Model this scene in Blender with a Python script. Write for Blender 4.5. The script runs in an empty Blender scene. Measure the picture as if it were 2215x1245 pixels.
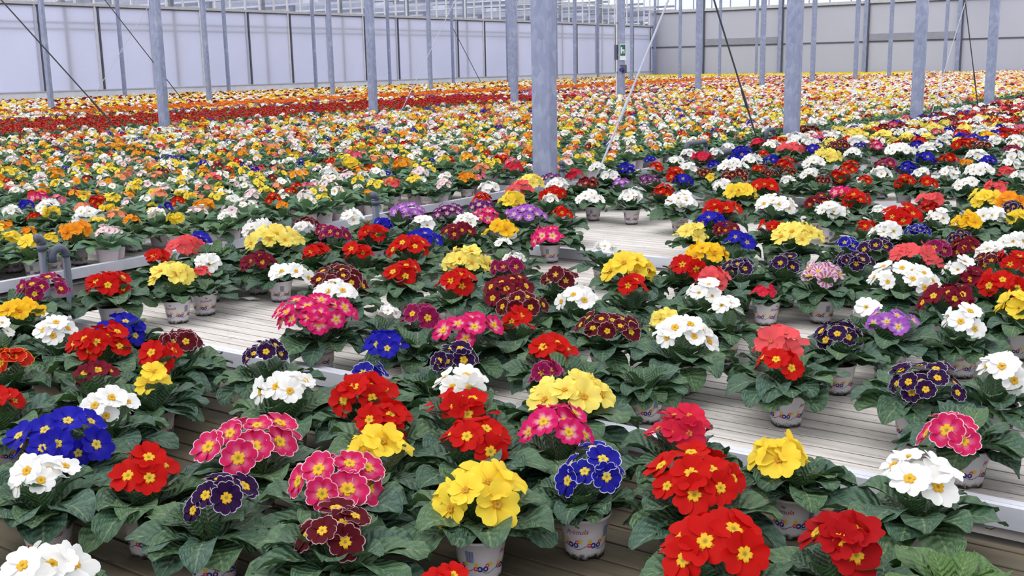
import bpy, bmesh, math, random
import numpy as np
from mathutils import Vector, Matrix, Euler

scene = bpy.context.scene
COL = scene.collection
random.seed(7)
RNG = np.random.default_rng(11)

# ------------------------------------------------------------------ camera
IMG_W, IMG_H, FPX = 2215.0, 1245.0, 2350.0
DECK = 0.60
CAM = np.array([0.0, 0.0, 1.54])
R_RIGHT = np.array([0.81981, 0.57232, -0.01875])
R_UP = np.array([-0.0999, 0.17519, 0.97945])
R_FWD = np.array([-0.56385, 0.80109, -0.2008])

cam_data = bpy.data.cameras.new('camera')
cam_data.sensor_fit = 'HORIZONTAL'
cam_data.sensor_width = 36.0
cam_data.lens = FPX / IMG_W * 36.0
cam_data.clip_start = 0.05
cam_data.clip_end = 500
cam = bpy.data.objects.new('camera', cam_data)
COL.objects.link(cam)
cam.matrix_world = Matrix(((R_RIGHT[0], R_UP[0], -R_FWD[0], CAM[0]),
                           (R_RIGHT[1], R_UP[1], -R_FWD[1], CAM[1]),
                           (R_RIGHT[2], R_UP[2], -R_FWD[2], CAM[2]),
                           (0, 0, 0, 1)))
scene.camera = cam

# ------------------------------------------------------------------ overcast sky, soft sun through cloud, exposure
world = bpy.data.worlds.new('overcast_sky')
scene.world = world
world.use_nodes = True
wn, wl = world.node_tree.nodes, world.node_tree.links
bg = wn['Background']
tc = wn.new('ShaderNodeTexCoord')
sep = wn.new('ShaderNodeSeparateXYZ')
mr = wn.new('ShaderNodeMapRange')
mr.inputs['From Min'].default_value = -0.05
mr.inputs['From Max'].default_value = 1.0
ramp = wn.new('ShaderNodeValToRGB')
ramp.color_ramp.elements[0].color = (0.82, 0.84, 0.95, 1)
ramp.color_ramp.elements[1].color = (1.0, 1.0, 1.0, 1)
wl.new(tc.outputs['Generated'], sep.inputs[0])
wl.new(sep.outputs['Z'], mr.inputs['Value'])
wl.new(mr.outputs['Result'], ramp.inputs['Fac'])
wl.new(ramp.outputs['Color'], bg.inputs['Color'])
bg.inputs['Strength'].default_value = 1.0

sun_d = bpy.data.lights.new('cloudy_sun', 'SUN')
sun_d.energy = 1.1
sun_d.angle = math.radians(50)
sun_d.color = (1.0, 0.985, 0.96)
sun = bpy.data.objects.new('cloudy_sun', sun_d)
sun.rotation_euler = (math.radians(28), math.radians(-22), 0)
sun.location = (0, 0, 30)
COL.objects.link(sun)

scene.view_settings.view_transform = 'Standard'
scene.view_settings.look = 'None'
scene.view_settings.gamma = 1.0
scene.view_settings.use_curve_mapping = False
scene.view_settings.exposure = 0.42


# ------------------------------------------------------------------ helpers
def ground(px, py, z):
    d = R_FWD + R_RIGHT * (px - IMG_W / 2) / FPX + R_UP * (IMG_H / 2 - py) / FPX
    return CAM + d * ((z - CAM[2]) / d[2])


def plane_x(px, py, X):
    d = R_FWD + R_RIGHT * (px - IMG_W / 2) / FPX + R_UP * (IMG_H / 2 - py) / FPX
    return CAM + d * (X / d[0])


def depth(p):
    return float((np.asarray(p) - CAM) @ R_FWD)


def project(P):
    d = np.asarray(P) - CAM
    w = d @ R_FWD
    return np.stack([IMG_W / 2 + FPX * (d @ R_RIGHT) / w, IMG_H / 2 - FPX * (d @ R_UP) / w, w], -1)


def srgb(r, g, b):
    def f(c):
        c /= 255.0
        return c / 12.92 if c <= 0.04045 else ((c + 0.055) / 1.055) ** 2.4
    return (f(r), f(g), f(b))


class Nodes:
    def __init__(self, name):
        self.m = bpy.data.materials.new(name)
        self.m.use_nodes = True
        self.t = self.m.node_tree
        self.p = self.t.nodes['Principled BSDF']
        self.out = self.t.nodes['Material Output']

    def n(self, kind, **kw):
        x = self.t.nodes.new(kind)
        for k, v in kw.items():
            setattr(x, k, v)
        return x

    def l(self, a, b):
        self.t.links.new(a, b)

    def coords(self, scale=(1, 1, 1), which='Object'):
        c = self.n('ShaderNodeTexCoord')
        mp = self.n('ShaderNodeMapping')
        mp.inputs['Scale'].default_value = scale
        self.l(c.outputs[which], mp.inputs['Vector'])
        return mp.outputs['Vector']

    def noise(self, vec, scale, detail=4, rough=0.55):
        x = self.n('ShaderNodeTexNoise')
        x.inputs['Scale'].default_value = scale
        x.inputs['Detail'].default_value = detail
        x.inputs['Roughness'].default_value = rough
        self.l(vec, x.inputs['Vector'])
        return x.outputs['Fac']

    def ramp(self, fac, stops):
        x = self.n('ShaderNodeValToRGB')
        e = x.color_ramp.elements
        while len(e) > 1:
            e.remove(e[-1])
        e[0].position, e[0].color = stops[0][0], (*stops[0][1], 1)
        for pos, c in stops[1:]:
            k = e.new(pos)
            k.color = (*c, 1)
        self.l(fac, x.inputs['Fac'])
        return x.outputs['Color']

    def mix(self, fac, a, b, mode='MIX'):
        x = self.n('ShaderNodeMix', data_type='RGBA', blend_type=mode)
        for inp, v in ((x.inputs[0], fac), (x.inputs[6], a), (x.inputs[7], b)):
            if hasattr(v, 'links') or hasattr(v, 'is_linked'):
                self.l(v, inp)
            else:
                inp.default_value = v if isinstance(v, float) else (*v, 1)
        return x.outputs[2]

    def bump(self, h, strength, dist):
        x = self.n('ShaderNodeBump')
        x.inputs['Strength'].default_value = strength
        x.inputs['Distance'].default_value = dist
        self.l(h, x.inputs['Height'])
        self.l(x.outputs['Normal'], self.p.inputs['Normal'])
        return x

    def set(self, color=None, rough=0.5, metal=0.0, spec=0.5):
        if color is not None:
            if hasattr(color, 'is_linked'):
                self.l(color, self.p.inputs['Base Color'])
            else:
                self.p.inputs['Base Color'].default_value = (*color, 1)
        self.p.inputs['Roughness'].default_value = rough
        self.p.inputs['Metallic'].default_value = metal
        self.p.inputs['Specular IOR Level'].default_value = spec
        return self


def mesh_from(name, V, F, mats=(), smooth=True, colors=None, uv=None, fmat=None):
    """V (n,3); F list or array of polygons; colors (n,3) per vertex; uv (n,2) per vertex."""
    me = bpy.data.meshes.new(name)
    V = np.asarray(V, dtype=np.float32)
    me.vertices.add(len(V))
    me.vertices.foreach_set('co', V.ravel())
    if isinstance(F, np.ndarray):
        tot = np.full(len(F), F.shape[1], dtype=np.int32)
        flat = F.ravel().astype(np.int32)
    else:
        tot = np.array([len(f) for f in F], dtype=np.int32)
        flat = np.fromiter((i for f in F for i in f), dtype=np.int32)
    me.loops.add(len(flat))
    me.loops.foreach_set('vertex_index', flat)
    me.polygons.add(len(tot))
    start = np.zeros(len(tot), dtype=np.int32)
    start[1:] = np.cumsum(tot)[:-1]
    me.polygons.foreach_set('loop_start', start)
    me.polygons.foreach_set('loop_total', tot)
    me.polygons.foreach_set('use_smooth', np.full(len(tot), bool(smooth)))
    if fmat is not None:
        me.polygons.foreach_set('material_index', np.asarray(fmat, dtype=np.int32))
    if colors is not None:
        a = me.color_attributes.new('Col', 'FLOAT_COLOR', 'POINT')
        c = np.ones((len(V), 4), dtype=np.float32)
        c[:, :3] = colors
        a.data.foreach_set('color', c.ravel())
    if uv is not None:
        u = me.uv_layers.new(name='UVMap')
        u.data.foreach_set('uv', np.asarray(uv, dtype=np.float32)[flat].ravel())
    for m in mats:
        me.materials.append(m)
    me.update(calc_edges=True)
    me.validate()
    return me


class MB:
    """collects boxes, bars and tubes into one mesh"""
    def __init__(self):
        self.v, self.f, self.m = [], [], []

    def add(self, V, F, m=0):
        o = len(self.v)
        self.v.extend([tuple(p) for p in V])
        self.f.extend([tuple(i + o for i in q) for q in F])
        self.m.extend([m] * len(F))
        return self

    def box(self, x0, x1, y0, y1, z0, z1, m=0):
        V = [(x0, y0, z0), (x1, y0, z0), (x1, y1, z0), (x0, y1, z0), (x0, y0, z1), (x1, y0, z1), (x1, y1, z1), (x0, y1, z1)]
        F = [(0, 3, 2, 1), (4, 5, 6, 7), (0, 1, 5, 4), (1, 2, 6, 5), (2, 3, 7, 6), (3, 0, 4, 7)]
        return self.add(V, F, m)

    def prism(self, prof, x0, x1, m=0, axis='x'):
        """closed profile in (y, z) swept along x, or in (x, z) swept along y"""
        n = len(prof)
        if axis == 'x':
            V = [(x0, a, b) for a, b in prof] + [(x1, a, b) for a, b in prof]
        else:
            V = [(a, x0, b) for a, b in prof] + [(a, x1, b) for a, b in prof]
        F = [(i, (i + 1) % n, n + (i + 1) % n, n + i) for i in range(n)]
        F += [tuple(range(n))[::-1], tuple(range(n, 2 * n))]
        return self.add(V, F, m)

    def tube(self, pts, r, seg=12, m=0, caps=True):
        pts = [Vector(p) for p in pts]
        n = len(pts)
        rings, up = [], None
        for i, p in enumerate(pts):
            d = (pts[min(i + 1, n - 1)] - pts[max(i - 1, 0)]).normalized()
            if up is None:
                up = Vector((0, 0, 1)) if abs(d.z) < 0.9 else Vector((1, 0, 0))
            s = d.cross(up).normalized()
            up = s.cross(d).normalized()
            rr = r[i] if isinstance(r, (list, tuple)) else r
            rings.append([p + (s * math.cos(2 * math.pi * k / seg) + up * math.sin(2 * math.pi * k / seg)) * rr for k in range(seg)])
        V = [q for ring in rings for q in ring]
        F = [(i * seg + k, i * seg + (k + 1) % seg, (i + 1) * seg + (k + 1) % seg, (i + 1) * seg + k) for i in range(n - 1) for k in range(seg)]
        if caps:
            F += [tuple(range(seg))[::-1], tuple((n - 1) * seg + k for k in range(seg))]
        return self.add(V, F, m)

    def mesh(self, name, *mats, smooth=False):
        me = mesh_from(name, self.v, self.f, mats, smooth=smooth, fmat=self.m)
        bm = bmesh.new()
        bm.from_mesh(me)
        bmesh.ops.recalc_face_normals(bm, faces=bm.faces)
        bm.to_mesh(me)
        bm.free()
        return me


def link(name, me, parent=None, loc=(0, 0, 0), rot=(0, 0, 0), scale=None):
    o = bpy.data.objects.new(name, me)
    COL.objects.link(o)
    o.location = loc
    o.rotation_euler = rot
    if scale is not None:
        o.scale = scale if isinstance(scale, (tuple, list)) else (scale,) * 3
    if parent is not None:
        o.parent = parent
    return o


def tag(o, label, cat, group=None, kind=None):
    if label:
        o['label'] = label
    if cat:
        o['category'] = cat
    if group:
        o['group'] = group
    if kind:
        o['kind'] = kind
    return o


def structure(o):
    o['kind'] = 'structure'
    return o


# ------------------------------------------------------------------ materials
def mat_zinc():
    k = Nodes('galvanised_steel')
    vec = k.coords((1, 1, 0.55))
    vor = k.n('ShaderNodeTexVoronoi')
    vor.inputs['Scale'].default_value = 26
    k.l(vec, vor.inputs['Vector'])
    sepc = k.n('ShaderNodeSeparateColor')
    k.l(vor.outputs['Color'], sepc.inputs[0])
    c1 = k.ramp(sepc.outputs[0], [(0.0, srgb(132, 140, 168)), (0.6, srgb(148, 156, 184)), (1.0, srgb(168, 176, 200))])
    n = k.noise(vec, 7, 5)
    c2 = k.ramp(n, [(0.3, srgb(130, 138, 166)), (0.55, srgb(150, 158, 186)), (0.74, srgb(184, 191, 212))])
    k.set(k.mix(0.5, c1, c2), rough=0.5, metal=0.25, spec=0.4)
    return k.m


def mat_plain(name, rgb, rough=0.5, metal=0.0, spec=0.4, var=0.08, scale=6, stretch=(1, 1, 1)):
    k = Nodes(name)
    n = k.noise(k.coords(stretch), scale, 4)
    lo = tuple(c * (1 - var) for c in rgb)
    hi = tuple(min(1, c * (1 + var)) for c in rgb)
    k.set(k.ramp(n, [(0.3, lo), (0.7, hi)]), rough, metal, spec)
    return k.m


def mat_deck(name, base, dirt, wet, moss):
    """pale grooved tray floor with streaks of peat and damp along the grooves"""
    k = Nodes(name)
    vec = k.coords((0.35, 5.0, 1.0))
    streak = k.noise(vec, 9, 6, 0.65)
    c = k.ramp(streak, [(0.28, tuple(x * 0.6 for x in base)), (0.5, base), (0.75, tuple(min(1, x * 1.16) for x in base))])
    patch = k.noise(k.coords((1, 1, 1)), 2.2, 5, 0.6)
    pm = k.ramp(patch, [(0.5 - 0.25 * wet, (0, 0, 0)), (0.75 - 0.25 * wet, (1, 1, 1))])
    c = k.mix(pm, c, k.mix(0.55, c, dirt))
    crumbs = k.noise(k.coords((0.3, 1.7, 1)), 55, 3, 0.7)
    cm = k.ramp(crumbs, [(0.645, (0, 0, 0)), (0.69, (0.8, 0.8, 0.8))])
    c = k.mix(cm, c, srgb(58, 46, 38))
    if moss:
        mo = k.noise(k.coords((0.5, 2.5, 1)), 5, 5, 0.6)
        mm = k.ramp(mo, [(0.55, (0, 0, 0)), (0.72, (0.55, 0.55, 0.55))])
        c = k.mix(mm, c, srgb(84, 84, 48))
    k.set(c, rough=0.75, spec=0.25)
    k.bump(streak, 0.25, 0.004)
    return k.m


def mat_petal():
    k = Nodes('petal')
    a = k.n('ShaderNodeVertexColor', layer_name='Col')
    n = k.noise(k.coords(), 160, 3)
    c = k.mix(1.0, a.outputs['Color'], k.ramp(n, [(0.3, (0.94, 0.94, 0.94)), (0.7, (1, 1, 1))]), 'MULTIPLY')
    k.set(c, rough=0.6, spec=0.12)
    tr = k.n('ShaderNodeBsdfTranslucent')
    k.l(c, tr.inputs['Color'])
    mx = k.n('ShaderNodeMixShader')
    mx.inputs[0].default_value = 0.28
    k.l(k.p.outputs[0], mx.inputs[1])
    k.l(tr.outputs[0], mx.inputs[2])
    k.l(mx.outputs[0], k.out.inputs['Surface'])
    k.bump(n, 0.15, 0.002)
    return k.m


def mat_leaf():
    k = Nodes('leaf')
    a = k.n('ShaderNodeVertexColor', layer_name='Col')
    uv = k.n('ShaderNodeTexCoord')
    sx = k.n('ShaderNodeSeparateXYZ')
    k.l(uv.outputs['UV'], sx.inputs[0])
    # u across the leaf (-1..1 about the midrib), v along it
    ab = k.n('ShaderNodeMath', operation='ABSOLUTE')
    k.l(sx.outputs['X'], ab.inputs[0])
    m1 = k.n('ShaderNodeMath', operation='MULTIPLY_ADD')
    k.l(ab.outputs[0], m1.inputs[0])
    m1.inputs[1].default_value = -0.17
    k.l(sx.outputs['Y'], m1.inputs[2])
    nz = k.noise(uv.outputs['UV'], 4.0, 2)
    m2 = k.n('ShaderNodeMath', operation='MULTIPLY_ADD')
    k.l(nz, m2.inputs[0])
    m2.inputs[1].default_value = 0.10
    k.l(m1.outputs[0], m2.inputs[2])
    m3 = k.n('ShaderNodeMath', operation='MULTIPLY')
    k.l(m2.outputs[0], m3.inputs[0])
    m3.inputs[1].default_value = 58.0
    sn = k.n('ShaderNodeMath', operation='SINE')
    k.l(m3.outputs[0], sn.inputs[0])
    mr = k.n('ShaderNodeMapRange')
    mr.inputs['From Min'].default_value = -1
    k.l(sn.outputs[0], mr.inputs['Value'])
    mid = k.n('ShaderNodeMapRange')
    mid.inputs['From Max'].default_value = 0.10
    k.l(ab.outputs[0], mid.inputs['Value'])
    vor = k.n('ShaderNodeTexVoronoi')
    vor.inputs['Scale'].default_value = 11.0
    k.l(uv.outputs['UV'], vor.inputs['Vector'])
    h1 = k.n('ShaderNodeMath', operation='MULTIPLY_ADD')
    k.l(vor.outputs['Distance'], h1.inputs[0])
    h1.inputs[1].default_value = -0.7
    k.l(mr.outputs[0], h1.inputs[2])
    h2 = k.n('ShaderNodeMath', operation='MULTIPLY_ADD')
    k.l(mid.outputs[0], h2.inputs[0])
    h2.inputs[1].default_value = 0.6
    k.l(h1.outputs[0], h2.inputs[2])
    c = k.mix(1.0, a.outputs['Color'], k.ramp(mr.outputs[0], [(0.0, (0.78, 0.78, 0.78)), (0.6, (1, 1, 1))]), 'MULTIPLY')
    c = k.mix(k.ramp(mid.outputs[0], [(0.0, (0.45, 0.45, 0.45)), (1.0, (0, 0, 0))]), c, srgb(150, 170, 120))
    k.set(c, rough=0.48, spec=0.5)
    k.bump(h2.outputs[0], 0.7, 0.0045)
    tr = k.n('ShaderNodeBsdfTranslucent')
    k.l(k.mix(0.5, c, srgb(90, 140, 40)), tr.inputs['Color'])
    mx = k.n('ShaderNodeMixShader')
    mx.inputs[0].default_value = 0.10
    k.l(k.p.outputs[0], mx.inputs[1])
    k.l(tr.outputs[0], mx.inputs[2])
    k.l(mx.outputs[0], k.out.inputs['Surface'])
    return k.m


def mat_field():
    k = Nodes('distant_primrose')
    a = k.n('ShaderNodeVertexColor', layer_name='Col')
    k.set(a.outputs['Color'], rough=0.55, spec=0.2)
    tr = k.n('ShaderNodeBsdfTranslucent')
    k.l(a.outputs['Color'], tr.inputs['Color'])
    mx = k.n('ShaderNodeMixShader')
    mx.inputs[0].default_value = 0.22
    k.l(k.p.outputs[0], mx.inputs[1])
    k.l(tr.outputs[0], mx.inputs[2])
    k.l(mx.outputs[0], k.out.inputs['Surface'])
    return k.m


def mat_pot():
    k = Nodes('white_pot')
    vec = k.coords()
    sx = k.n('ShaderNodeSeparateXYZ')
    c0 = k.n('ShaderNodeTexCoord')
    k.l(c0.outputs['Object'], sx.inputs[0])
    low = k.n('ShaderNodeMapRange')
    low.inputs['From Min'].default_value = 0.03
    low.inputs['From Max'].default_value = 0.0
    k.l(sx.outputs['Z'], low.inputs['Value'])
    n = k.noise(vec, 130, 4, 0.7)
    ad = k.n('ShaderNodeMath', operation='MULTIPLY')
    k.l(n, ad.inputs[0])
    k.l(low.outputs[0], ad.inputs[1])
    dm = k.ramp(ad.outputs[0], [(0.24, (0, 0, 0)), (0.42, (1, 1, 1))])
    k.set(k.mix(dm, srgb(214, 210, 214), srgb(62, 56, 50)), rough=0.4, spec=0.4)
    return k.m


def mat_attr(name, rough=0.5):
    k = Nodes(name)
    a = k.n('ShaderNodeVertexColor', layer_name='Col')
    k.set(a.outputs['Color'], rough=rough, spec=0.3)
    return k.m


def mat_screen(name, rgb, trans, scale=1.0):
    """woven white screen cloth: lets daylight through"""
    k = Nodes(name)
    n = k.noise(k.coords((1, 1, 0.6)), 0.8 * scale, 4)
    w = k.noise(k.coords((1, 1, 24)), 1.5, 3)
    c = k.mix(0.35, k.ramp(n, [(0.3, tuple(x * 0.95 for x in rgb)), (0.7, rgb)]), k.ramp(w, [(0.3, tuple(x * 0.93 for x in rgb)), (0.7, rgb)]))
    k.set(c, rough=0.85, spec=0.1)
    if trans > 0:
        tr = k.n('ShaderNodeBsdfTranslucent')
        k.l(c, tr.inputs['Color'])
        mx = k.n('ShaderNodeMixShader')
        mx.inputs[0].default_value = trans
        k.l(k.p.outputs[0], mx.inputs[1])
        k.l(tr.outputs[0], mx.inputs[2])
        k.l(mx.outputs[0], k.out.inputs['Surface'])
    return k.m


def mat_glass():
    k = Nodes('clear_glazing')
    tr = k.n('ShaderNodeBsdfTransparent')
    tr.inputs['Color'].default_value = (0.95, 0.96, 0.97, 1)
    gl = k.n('ShaderNodeBsdfGlossy')
    gl.inputs['Roughness'].default_value = 0.05
    mx = k.n('ShaderNodeMixShader')
    mx.inputs[0].default_value = 0.06
    k.l(tr.outputs[0], mx.inputs[1])
    k.l(gl.outputs[0], mx.inputs[2])
    k.l(mx.outputs[0], k.out.inputs['Surface'])
    return k.m


M_ZINC = mat_zinc()
M_ALU = mat_plain('aluminium', srgb(212, 215, 226), 0.45, 0.15, 0.5, 0.10, 5, (0.4, 3, 3))
M_ALU_DARK = mat_plain('aluminium_groove', srgb(96, 94, 92), 0.6, 0.2)
M_GROOVE = mat_plain('dirty_groove', srgb(138, 131, 124), 0.9, 0, 0.1, 0.3, 20, (0.3, 4, 1))
M_GROOVE_WET = mat_plain('damp_groove', srgb(88, 79, 66), 0.9, 0, 0.1, 0.3, 20, (0.3, 4, 1))
M_SLAB = mat_plain('tray_underside', srgb(150, 148, 146), 0.8, 0, 0.2, 0.25, 12)
M_DECK = mat_deck('tray_floor', srgb(208, 203, 199), srgb(172, 164, 156), 0.1, False)
M_DECK_WET = mat_deck('weathered_tray_floor', srgb(126, 117, 102), srgb(74, 66, 50), 0.9, True)
M_PETAL, M_LEAF, M_FIELD, M_POT = mat_petal(), mat_leaf(), mat_field(), mat_pot()
M_PRINT = mat_attr('pot_print', 0.5)
M_SOIL = mat_plain('peat', srgb(52, 40, 32), 0.95, 0, 0.1, 0.3, 90)
M_PVC = mat_plain('grey_plastic_pipe', srgb(82, 88, 104), 0.4, 0, 0.45, 0.06)
M_ROD = mat_plain('dark_steel_rod', srgb(92, 94, 106), 0.5, 0.4)
M_ROD_LIGHT = mat_plain('bright_steel_rod', srgb(176, 178, 192), 0.5, 0.2)
M_SCREEN = mat_screen('white_screen_cloth', srgb(234, 236, 250), 0.5)
M_GREY_SCREEN = mat_screen('grey_screen_cloth', srgb(200, 202, 214), 0.14)
M_PLINTH = mat_plain('concrete_plinth', srgb(232, 234, 240), 0.85, 0, 0.2, 0.08, 3)
M_DARKBAR = mat_plain('dark_joint_strip', srgb(88, 90, 104), 0.6)
M_BAR = mat_plain('white_glazing_bar', srgb(214, 214, 220), 0.5)
M_CAP = mat_plain('grey_cap_rail', srgb(190, 190, 194), 0.6)
M_PURLIN = mat_plain('grey_purlin', srgb(146, 148, 160), 0.7)
M_GLASS = mat_glass()
M_FLOOR = mat_plain('concrete_floor', srgb(120, 114, 106), 0.9, 0, 0.2, 0.2, 2)
M_OUT = mat_plain('neighbour_steel', srgb(120, 124, 140), 0.6, 0.1)
M_OUT_LIGHT = mat_plain('neighbour_curtain', srgb(206, 208, 220), 0.7)


# ------------------------------------------------------------------ setting: floor, walls, glazing
fl = MB().box(-33.5, 6, -3, 63, -0.06, 0.0).mesh('floor', M_FLOOR)
structure(link('floor', fl))

WX, WY0, WY1, RY = -32.6, 9.0, 62.0, 62.0
wall_left = structure(link('wall_left', MB().box(WX - 0.12, WX + 0.06, WY0, WY1, 0, 0.97).box(WX - 0.12, WX + 0.09, WY0, WY1, 0.97, 1.0, 1).mesh('wall_left', M_PLINTH, M_CAP)))
STEP = 2.17
joints = [20.49 + STEP * k for k in range(-5, 20)]
joints = [y for y in joints if y < WY1 - 0.2] + [WY1]
for a, b in zip(joints[:-1], joints[1:]):
    structure(link('screen_panel', MB().box(WX - 0.012, WX, a + 0.03, b - 0.03, 1.0, 3.68).mesh('screen_panel', M_SCREEN), wall_left))
for i, y in enumerate(joints[:-1]):
    structure(link('joint_strip', MB().box(WX - 0.03, WX + 0.05, y - 0.025, y + 0.03, 0.8, 3.70).mesh('joint_strip', M_DARKBAR), wall_left))
    structure(link('screen_guide', MB().box(WX, WX + 0.06, y - 0.16, y - 0.1, 1.0, 3.70).mesh('screen_guide', M_SCREEN if i % 2 else M_BAR), wall_left))
structure(link('top_rail', MB().box(WX - 0.08, WX + 0.08, WY0, WY1, 3.70, 3.79).box(WX - 0.08, WX + 0.05, WY0, WY1, 3.66, 3.70, 1).mesh('top_rail', M_CAP, M_DARKBAR), wall_left))
for k in range(10):                                   # posts standing just outside the cloth, seen through it
    y = 17.15 + 4.3 * k
    structure(link('outer_post', MB().box(WX - 0.18, WX - 0.035, y - 0.075, y + 0.075, 0, 5.4).mesh('outer_post', M_OUT), wall_left))
for z in (2.95, 3.16):
    structure(link('outer_rail', MB().box(WX - 0.08, WX - 0.02, WY0, WY1, z - 0.03, z + 0.03).mesh('outer_rail', M_OUT), wall_left))

w1 = MB().box(WX - 0.01, WX, WY0, WY1, 3.79, 5.35)
y = 26.19 - 0.724 * 22
while y < WY1 - 0.1:
    w1.box(WX - 0.035, WX + 0.035, y - 0.028, y + 0.028, 3.79, 5.4, 1)
    y += 0.724
structure(link('window_1', w1.mesh('window_1', M_GLASS, M_BAR)))

wall_back = structure(link('wall_back', MB().box(-32.9, 6, RY, RY + 0.06, 0, 2.42).box(-32.9, 6, RY, RY + 0.06, 2.47, 4.5).mesh('wall_back', M_GREY_SCREEN)))
structure(link('seam_rail', MB().box(-32.7, 6, RY - 0.03, RY + 0.05, 2.40, 2.48).mesh('seam_rail', M_DARKBAR), wall_back))
structure(link('cap_rail', MB().box(-32.7, 6, RY - 0.1, RY + 0.08, 4.50, 4.66).box(-32.5, 6, RY - 0.06, RY + 0.06, 4.44, 4.50, 1).mesh('cap_rail', M_CAP, M_DARKBAR), wall_back))
for x in (-29.1, -24.15, -19.2, -14.27, -9.3, -4.4):
    structure(link('wall_post', MB().box(x - 0.2, x + 0.02, RY - 0.16, RY, 0, 5.3).box(x + 0.02, x + 0.08, RY - 0.12, RY, 0, 5.3, 1).mesh('wall_post', M_ZINC, M_DARKBAR), wall_back))
for a, b in ((-29.0, -24.4), (-19.1, -14.5), (-9.2, -4.7)):
    structure(link('purlin', MB().box(a, b, RY - 0.06, RY, 2.48, 2.86).mesh('purlin', M_PURLIN), wall_back))
w2 = MB().box(-32.5, 6, RY, RY + 0.01, 4.66, 6.6)
for k in range(32):
    x = -32.2 + 1.2 * k
    w2.box(x - 0.022, x + 0.022, RY - 0.03, RY + 0.04, 4.66, 6.6, 1)
structure(link('window_2', w2.mesh('window_2', M_GLASS, M_ZINC)))

# gutters along the column rows and girders of the house next door, glimpsed above the screens
for x, z in ((-32.25, 4.80), (-32.25, 4.66)):
    structure(link('trim_1' if z > 4.7 else 'trim_2', MB().box(x - 0.05, x + 0.05, 46, 61.8, z - 0.03, z + 0.03).mesh('gutter_pipe', M_BAR)))
n_out = 0
for k in range(11):
    y = 24.0 + 4.3 * k
    g = MB()
    for z in (4.05, 4.6, 5.15):
        g.box(-62, -33.6, y - 0.07, y + 0.07, z - 0.06, z + 0.06, 0)
    g.box(-62, -33.8, y + 0.3, y + 0.7, 4.22, 4.42, 1)
    g.box(-62, -33.8, y + 0.3, y + 0.7, 4.80, 4.98, 1)
    for z in (4.3, 4.85):
        g.box(-62, -33.8, y + 1.6, y + 2.1, z, z + 0.16, 1)
    g.box(-62, -33.6, y + 2.2, y + 2.3, 4.45, 4.55, 0)
    g.box(-62, -33.6, y + 3.2, y + 3.3, 4.75, 4.9, 0)
    for x in (-61.9, -47.7, -33.7):
        g.box(x - 0.08, x + 0.08, y - 0.08, y + 0.08, 0, 4.05)
    o = link('neighbouring_girder', g.mesh('neighbouring_girder', M_OUT, M_OUT_LIGHT))
    o['kind'] = 'structure'

# ------------------------------------------------------------------ columns
COLS = {'A': (-4.2, [6.4, 11.13, 15.94, 20.55]),
        'B': (-13.6, [10.42, 15.03, 19.55, 24.25, 28.67, 33.33, 37.88, 42.61, 47.04, 51.6, 56.1]),
        'C': (-23.2, [14.69, 19.26, 23.88, 28.5, 33.1, 37.61, 42.26, 46.9, 51.33, 55.99]),
        'D': (-31.95, [22.98, 27.46, 31.96, 36.46, 40.94, 45.4, 49.9, 54.27])}
ORD = ['first', 'second', 'third', 'fourth', 'fifth', 'sixth', 'seventh', 'eighth', 'ninth', 'tenth', 'eleventh', 'twelfth']
ROWTXT = {'A': 'pipe aisle', 'B': 'red primrose strip', 'C': 'orange primrose strip', 'D': 'white screen wall'}


def column_mesh(a, b, h):
    r = 0.014
    pts = []
    for sx, sy, a0 in ((1, 1, 0), (-1, 1, 90), (-1, -1, 180), (1, -1, 270)):
        for t in (0, 30, 60, 90):
            th = math.radians(a0 + t)
            pts.append((sx * (a / 2 - r) + r * math.cos(th), sy * (b / 2 - r) + r * math.sin(th)))
    n = len(pts)
    V = [(x, y, z) for z in (0, h) for x, y in pts]
    F = [(i, (i + 1) % n, n + (i + 1) % n, n + i) for i in range(n)] + [tuple(range(n))[::-1], tuple(range(n, 2 * n))]
    return MB().add(V, F)


COL_ME = column_mesh(0.158, 0.095, 5.4).mesh('column_shaft', M_ZINC)
COL_THIN = column_mesh(0.13, 0.09, 5.4).mesh('column_shaft_thin', M_ZINC)
BASE_ME = MB().box(-0.15, 0.15, -0.12, 0.12, 0, 0.02).mesh('base_plate', M_ZINC)
for key, (x, ys) in COLS.items():
    for i, yy in enumerate(ys):
        root = link('steel_column', None, None, (x, yy, 0))
        if key == 'A' and i == 0:
            lab = 'widest galvanised steel column standing in the middle of the picture beside the pipe aisle'
        elif key == 'B' and i == 3:
            lab = 'galvanised column carrying the green emergency sign beside the grey wall corner'
        else:
            lab = '%s galvanised steel column along the %s, counted from the camera' % (ORD[i], ROWTXT[key])
        tag(root, lab, 'column', 'galvanised columns along the ' + ROWTXT[key])
        link('shaft', COL_ME if key in 'AB' else COL_THIN, root)
        link('base_plate', BASE_ME, root)
# corner column of the two walls
root = link('steel_column', None, None, (-32.25, 61.7, 0))
tag(root, 'pale galvanised column in the corner where white and grey walls meet', 'column', 'galvanised corner columns')
link('shaft', COL_ME, root)
link('base_plate', BASE_ME, root)

for key, (x, ys) in COLS.items():
    structure(link('trim_3', MB().box(x - 0.12, x + 0.12, 4.5 if key in 'AB' else 12, 61.8, 5.4, 5.55).mesh('roof_gutter', M_ZINC)))

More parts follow.
